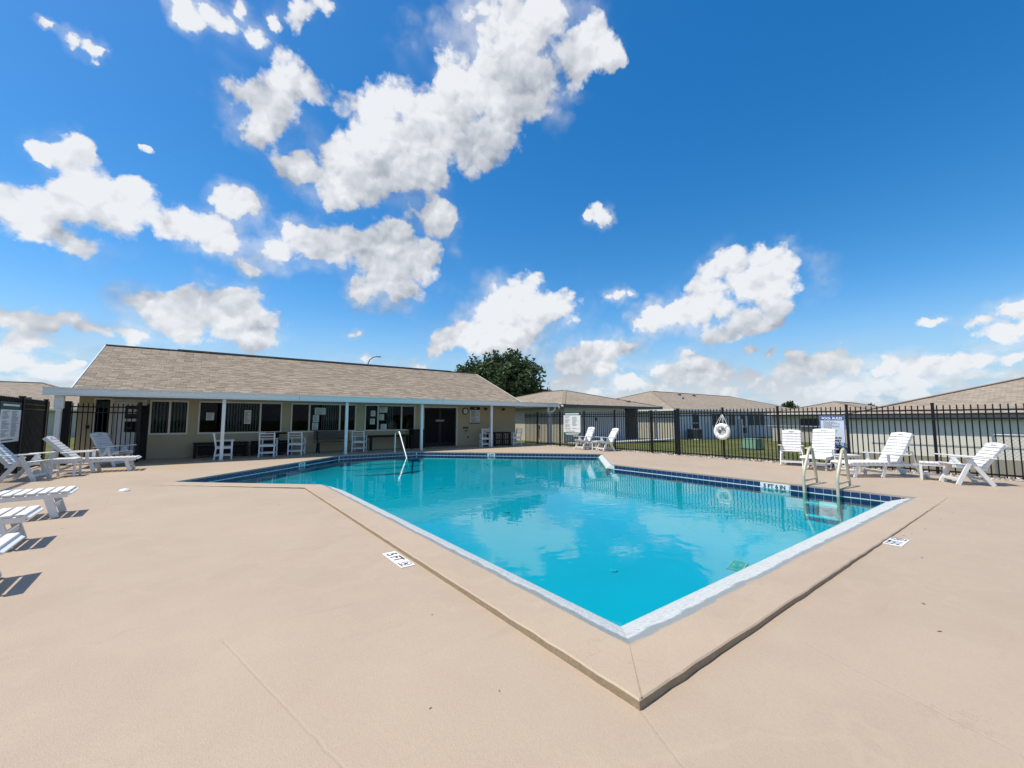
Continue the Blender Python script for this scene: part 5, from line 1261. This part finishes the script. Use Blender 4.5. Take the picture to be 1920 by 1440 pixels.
# utility box on the lawn
ub = thing('utility_box', 'pale green utility box standing on the lawn behind the fence', 'utility box', (25.3, 10.75, -.32), R(-18)); ub.scale = (.74, .74, .74)
part('cabinet', MB().add([(-.42, -.62, .14), (.42, -.62, .14), (.42, .62, .14), (-.42, .62, .14), (-.30, -.56, .86), (.36, -.56, .86), (.36, .56, .86), (-.30, .56, .86)], [(0, 3, 2, 1), (4, 5, 6, 7), (0, 1, 5, 4), (1, 2, 6, 5), (2, 3, 7, 6), (3, 0, 4, 7)]), M['boxgreen'], ub)
part('base', MB().box((.0, 0, .05), (.95, 1.36, .22)), M['fasciadark'], ub); part('lid', MB().box((.03, 0, .875), (.70, 1.18, .035), .008), M['boxgreen'], ub)
# chain link fences
def chain(name, label, p0, p1, h, z0):
    p0, p1 = np.array(p0), np.array(p1); d = p1-p0; ln = np.linalg.norm(d); d /= ln
    t = thing(name, label, 'fence', (*p0, z0), math.atan2(d[1], d[0]))
    part('rail', MB().tube([(0, 0, h), (ln, 0, h)], .024, 8), M['galv'], t); k = 0
    while k <= ln+.01: part('post', MB().tube([(k, 0, 0), (k, 0, h+.05)], .03, 8), M['galv'], t); k += 2.4
    me = MB(); s = .11; n = int(ln/s)+int(h/s)
    for i in range(n):
        for sg in (1, -1):
            xa = i*s-h; xb = xa+h; za, zb_ = (0, h) if sg == 1 else (h, 0)
            a, b_ = max(xa, 0), min(xb, ln)
            if b_ <= a: continue
            f = lambda x: za+(zb_-za)*(x-xa)/h
            me.bar((a, 0, f(a)), (b_, 0, f(b_)), .006, .006, (0, 1, 0))
    o = part('mesh', me, M['galv'], t); o['kind'] = 'stuff'; return t
chain('chain_link_fence', 'chain link fence before the cream house at the right edge', (20.0, 1.35), (20.0, -5.9), 1.42, -.47)
chain('chain_link_fence', 'chain link fence far back beside the grey house', (38.5, 15.2), (38.5, 9.0), 1.5, -.62)
# street lamp behind the clubhouse roof
sl2 = thing('street_lamp', 'street lamp with curved arm showing over the clubhouse roof', 'street lamp', (19.3, 60.6, 0))
part('pole', MB().tube([(0, 0, 0), (0, 0, 9.1)], .10, 10), M['fasciadark'], sl2); part('arm', MB().tube([(0, 0, 9.0), (.05, -.04, 9.5), (.25, -.19, 10.1), (.7, -.5, 10.5), (1.1, -.83, 10.55)], .07, 8), M['fasciadark'], sl2); part('lamp_head', MB().box((1.3, -.98, 10.55), (.6, .28, .14), .04, Matrix.Rotation(R(-37), 3, 'Z')), M['fasciadark'], sl2)

# ------------------------------------------------------------------ trees
RT = np.array([math.sin(R(52.95)), -math.cos(R(52.95)), 0]); FW = np.array([math.cos(R(52.95)), math.sin(R(52.95)), 0])
def tree(name, label, base, lobes, nleaf, size, mat, trunk_r, limbs, seed, group=None):
    g = np.random.default_rng(seed); t = thing(name, label, 'tree', base, 0, group)
    P = []; vol = np.array([l[3]**2 for l in lobes]); vol /= vol.sum()
    for (a, dp, z, r), f in zip(lobes, vol):
        n = int(nleaf*f); dr = g.normal(size=(n, 3)); dr /= np.linalg.norm(dr, axis=1)[:, None]
        lump = 1+.16*np.sin(dr[:, 0]*5+a*3)+.14*np.sin(dr[:, 2]*6+z*2)+.12*np.sin(dr[:, 1]*7+a)
        q = dr*(r*lump*(g.random(n)**.38))[:, None]*np.array([1, 1, .85])
        P.append(q+RT*a+FW*dp+np.array([0, 0, z]))
    P = np.concatenate(P)
    # tufts: thin out by a coarse random field so that sky shows between the clumps
    cell = np.floor(P/(size*3.2)).astype(int); hsh = (cell[:, 0]*73856093 ^ cell[:, 1]*19349663 ^ cell[:, 2]*83492791) % 1000/1000.
    P = P[hsh > .24]; n = len(P)
    d1 = g.normal(size=(n, 3)); d1 /= np.linalg.norm(d1, axis=1)[:, None]; d2 = g.normal(size=(n, 3)); d2 -= d1*(d1*d2).sum(1)[:, None]; d2 /= np.linalg.norm(d2, axis=1)[:, None]
    s = size*g.uniform(.55, 1.25, n)[:, None]
    a = P-d1*s; b_ = P+d2*s*.45; c = P+d1*s; d = P-d2*s*.45
    V = np.stack([a, b_, c, d], 1).reshape(-1, 3); me = bpy.data.meshes.new('crown'); me.vertices.add(4*n); me.vertices.foreach_set('co', V.ravel())
    me.loops.add(4*n); me.loops.foreach_set('vertex_index', np.arange(4*n)); me.polygons.add(n); me.polygons.foreach_set('loop_start', np.arange(n)*4); me.polygons.foreach_set('loop_total', np.full(n, 4))
    me.materials.append(mat); me.update(); me.validate(); link('crown', me, t)
    tr = MB()
    H0 = limbs[0]
    tr.tube([(0, 0, 0), (.05, .0, H0*.5), (0, .05, H0)], [trunk_r, trunk_r*.8, trunk_r*.65], 10)
    part('trunk', tr, M['bark'], t)
    lb = MB()
    for (a, dp, z, r) in lobes:
        e = RT*a+FW*dp+np.array([0, 0, z]); mid = e*.5+np.array([0, 0, H0*.45+z*.1])
        lb.tube([(0, .03, H0*.9), tuple(mid), tuple(e)], [trunk_r*.45, trunk_r*.28, trunk_r*.10], 7)
        for k in range(3):
            q = e+np.array([g.normal(0, r*.45), g.normal(0, r*.45), abs(g.normal(0, r*.4))]); lb.tube([tuple(e*.8+mid*.2), tuple(q)], [trunk_r*.15, trunk_r*.05], 5)
    part('limb', lb, M['bark'], t); return t
tree('oak_tree', 'big dark oak tree rising behind the right end of the clubhouse roof', (26.4, 36.4, -.2),
     [(0, 0, 6.2, 2.7), (-1.9, .3, 5.7, 2.0), (2.1, -.2, 6.0, 2.2), (3.4, .2, 4.5, 1.6), (-3.2, 0, 6.9, 1.6), (-4.3, .2, 6.8, 1.15), (-5.3, 0, 6.5, .8), (-3.6, 0, 5.6, 1.4), (.9, .3, 7.9, 1.45), (-1.2, -.2, 7.7, 1.35), (2.6, .2, 7.2, 1.3), (1.6, .2, 3.6, 1.7), (-1.2, 0, 3.8, 1.6), (4.3, 0, 4.0, 1.0), (0, 2, 5.6, 2.4)],
     21000, .25, M['leafoak'], .42, [2.6], 3)
tree('round_tree', 'small round tree far behind the fence, left of the pool rules sign', (119.1, 41.7, -.5), [(0, 0, 4.4, 1.9), (-1.7, 0, 3.8, 1.4), (1.8, 0, 3.9, 1.5), (-.2, 0, 5.4, 1.3)], 2600, .42, M['leaffar'], .3, [2.0], 8, 'far trees')
tree('round_tree', 'low line of far trees right of the round tree', (129, 40.5, -.5), [(0, 0, 3.0, 1.8), (2.6, 0, 2.8, 1.6), (5, 0, 2.6, 1.6), (7.4, 0, 2.5, 1.4)], 1800, .42, M['leaffar'], .3, [1.2], 9, 'far trees')
tree('round_tree', 'dark bushy tree showing behind the fence, right above the pool rules sign', (88, 20.6, -.6), [(0, 0, 3.0, 1.8), (-2.2, 0, 2.7, 1.5), (2.2, 0, 3.1, 1.6), (4.2, 0, 2.6, 1.4)], 3200, .36, M['leafoak'], .3, [1.2], 10, 'far trees')
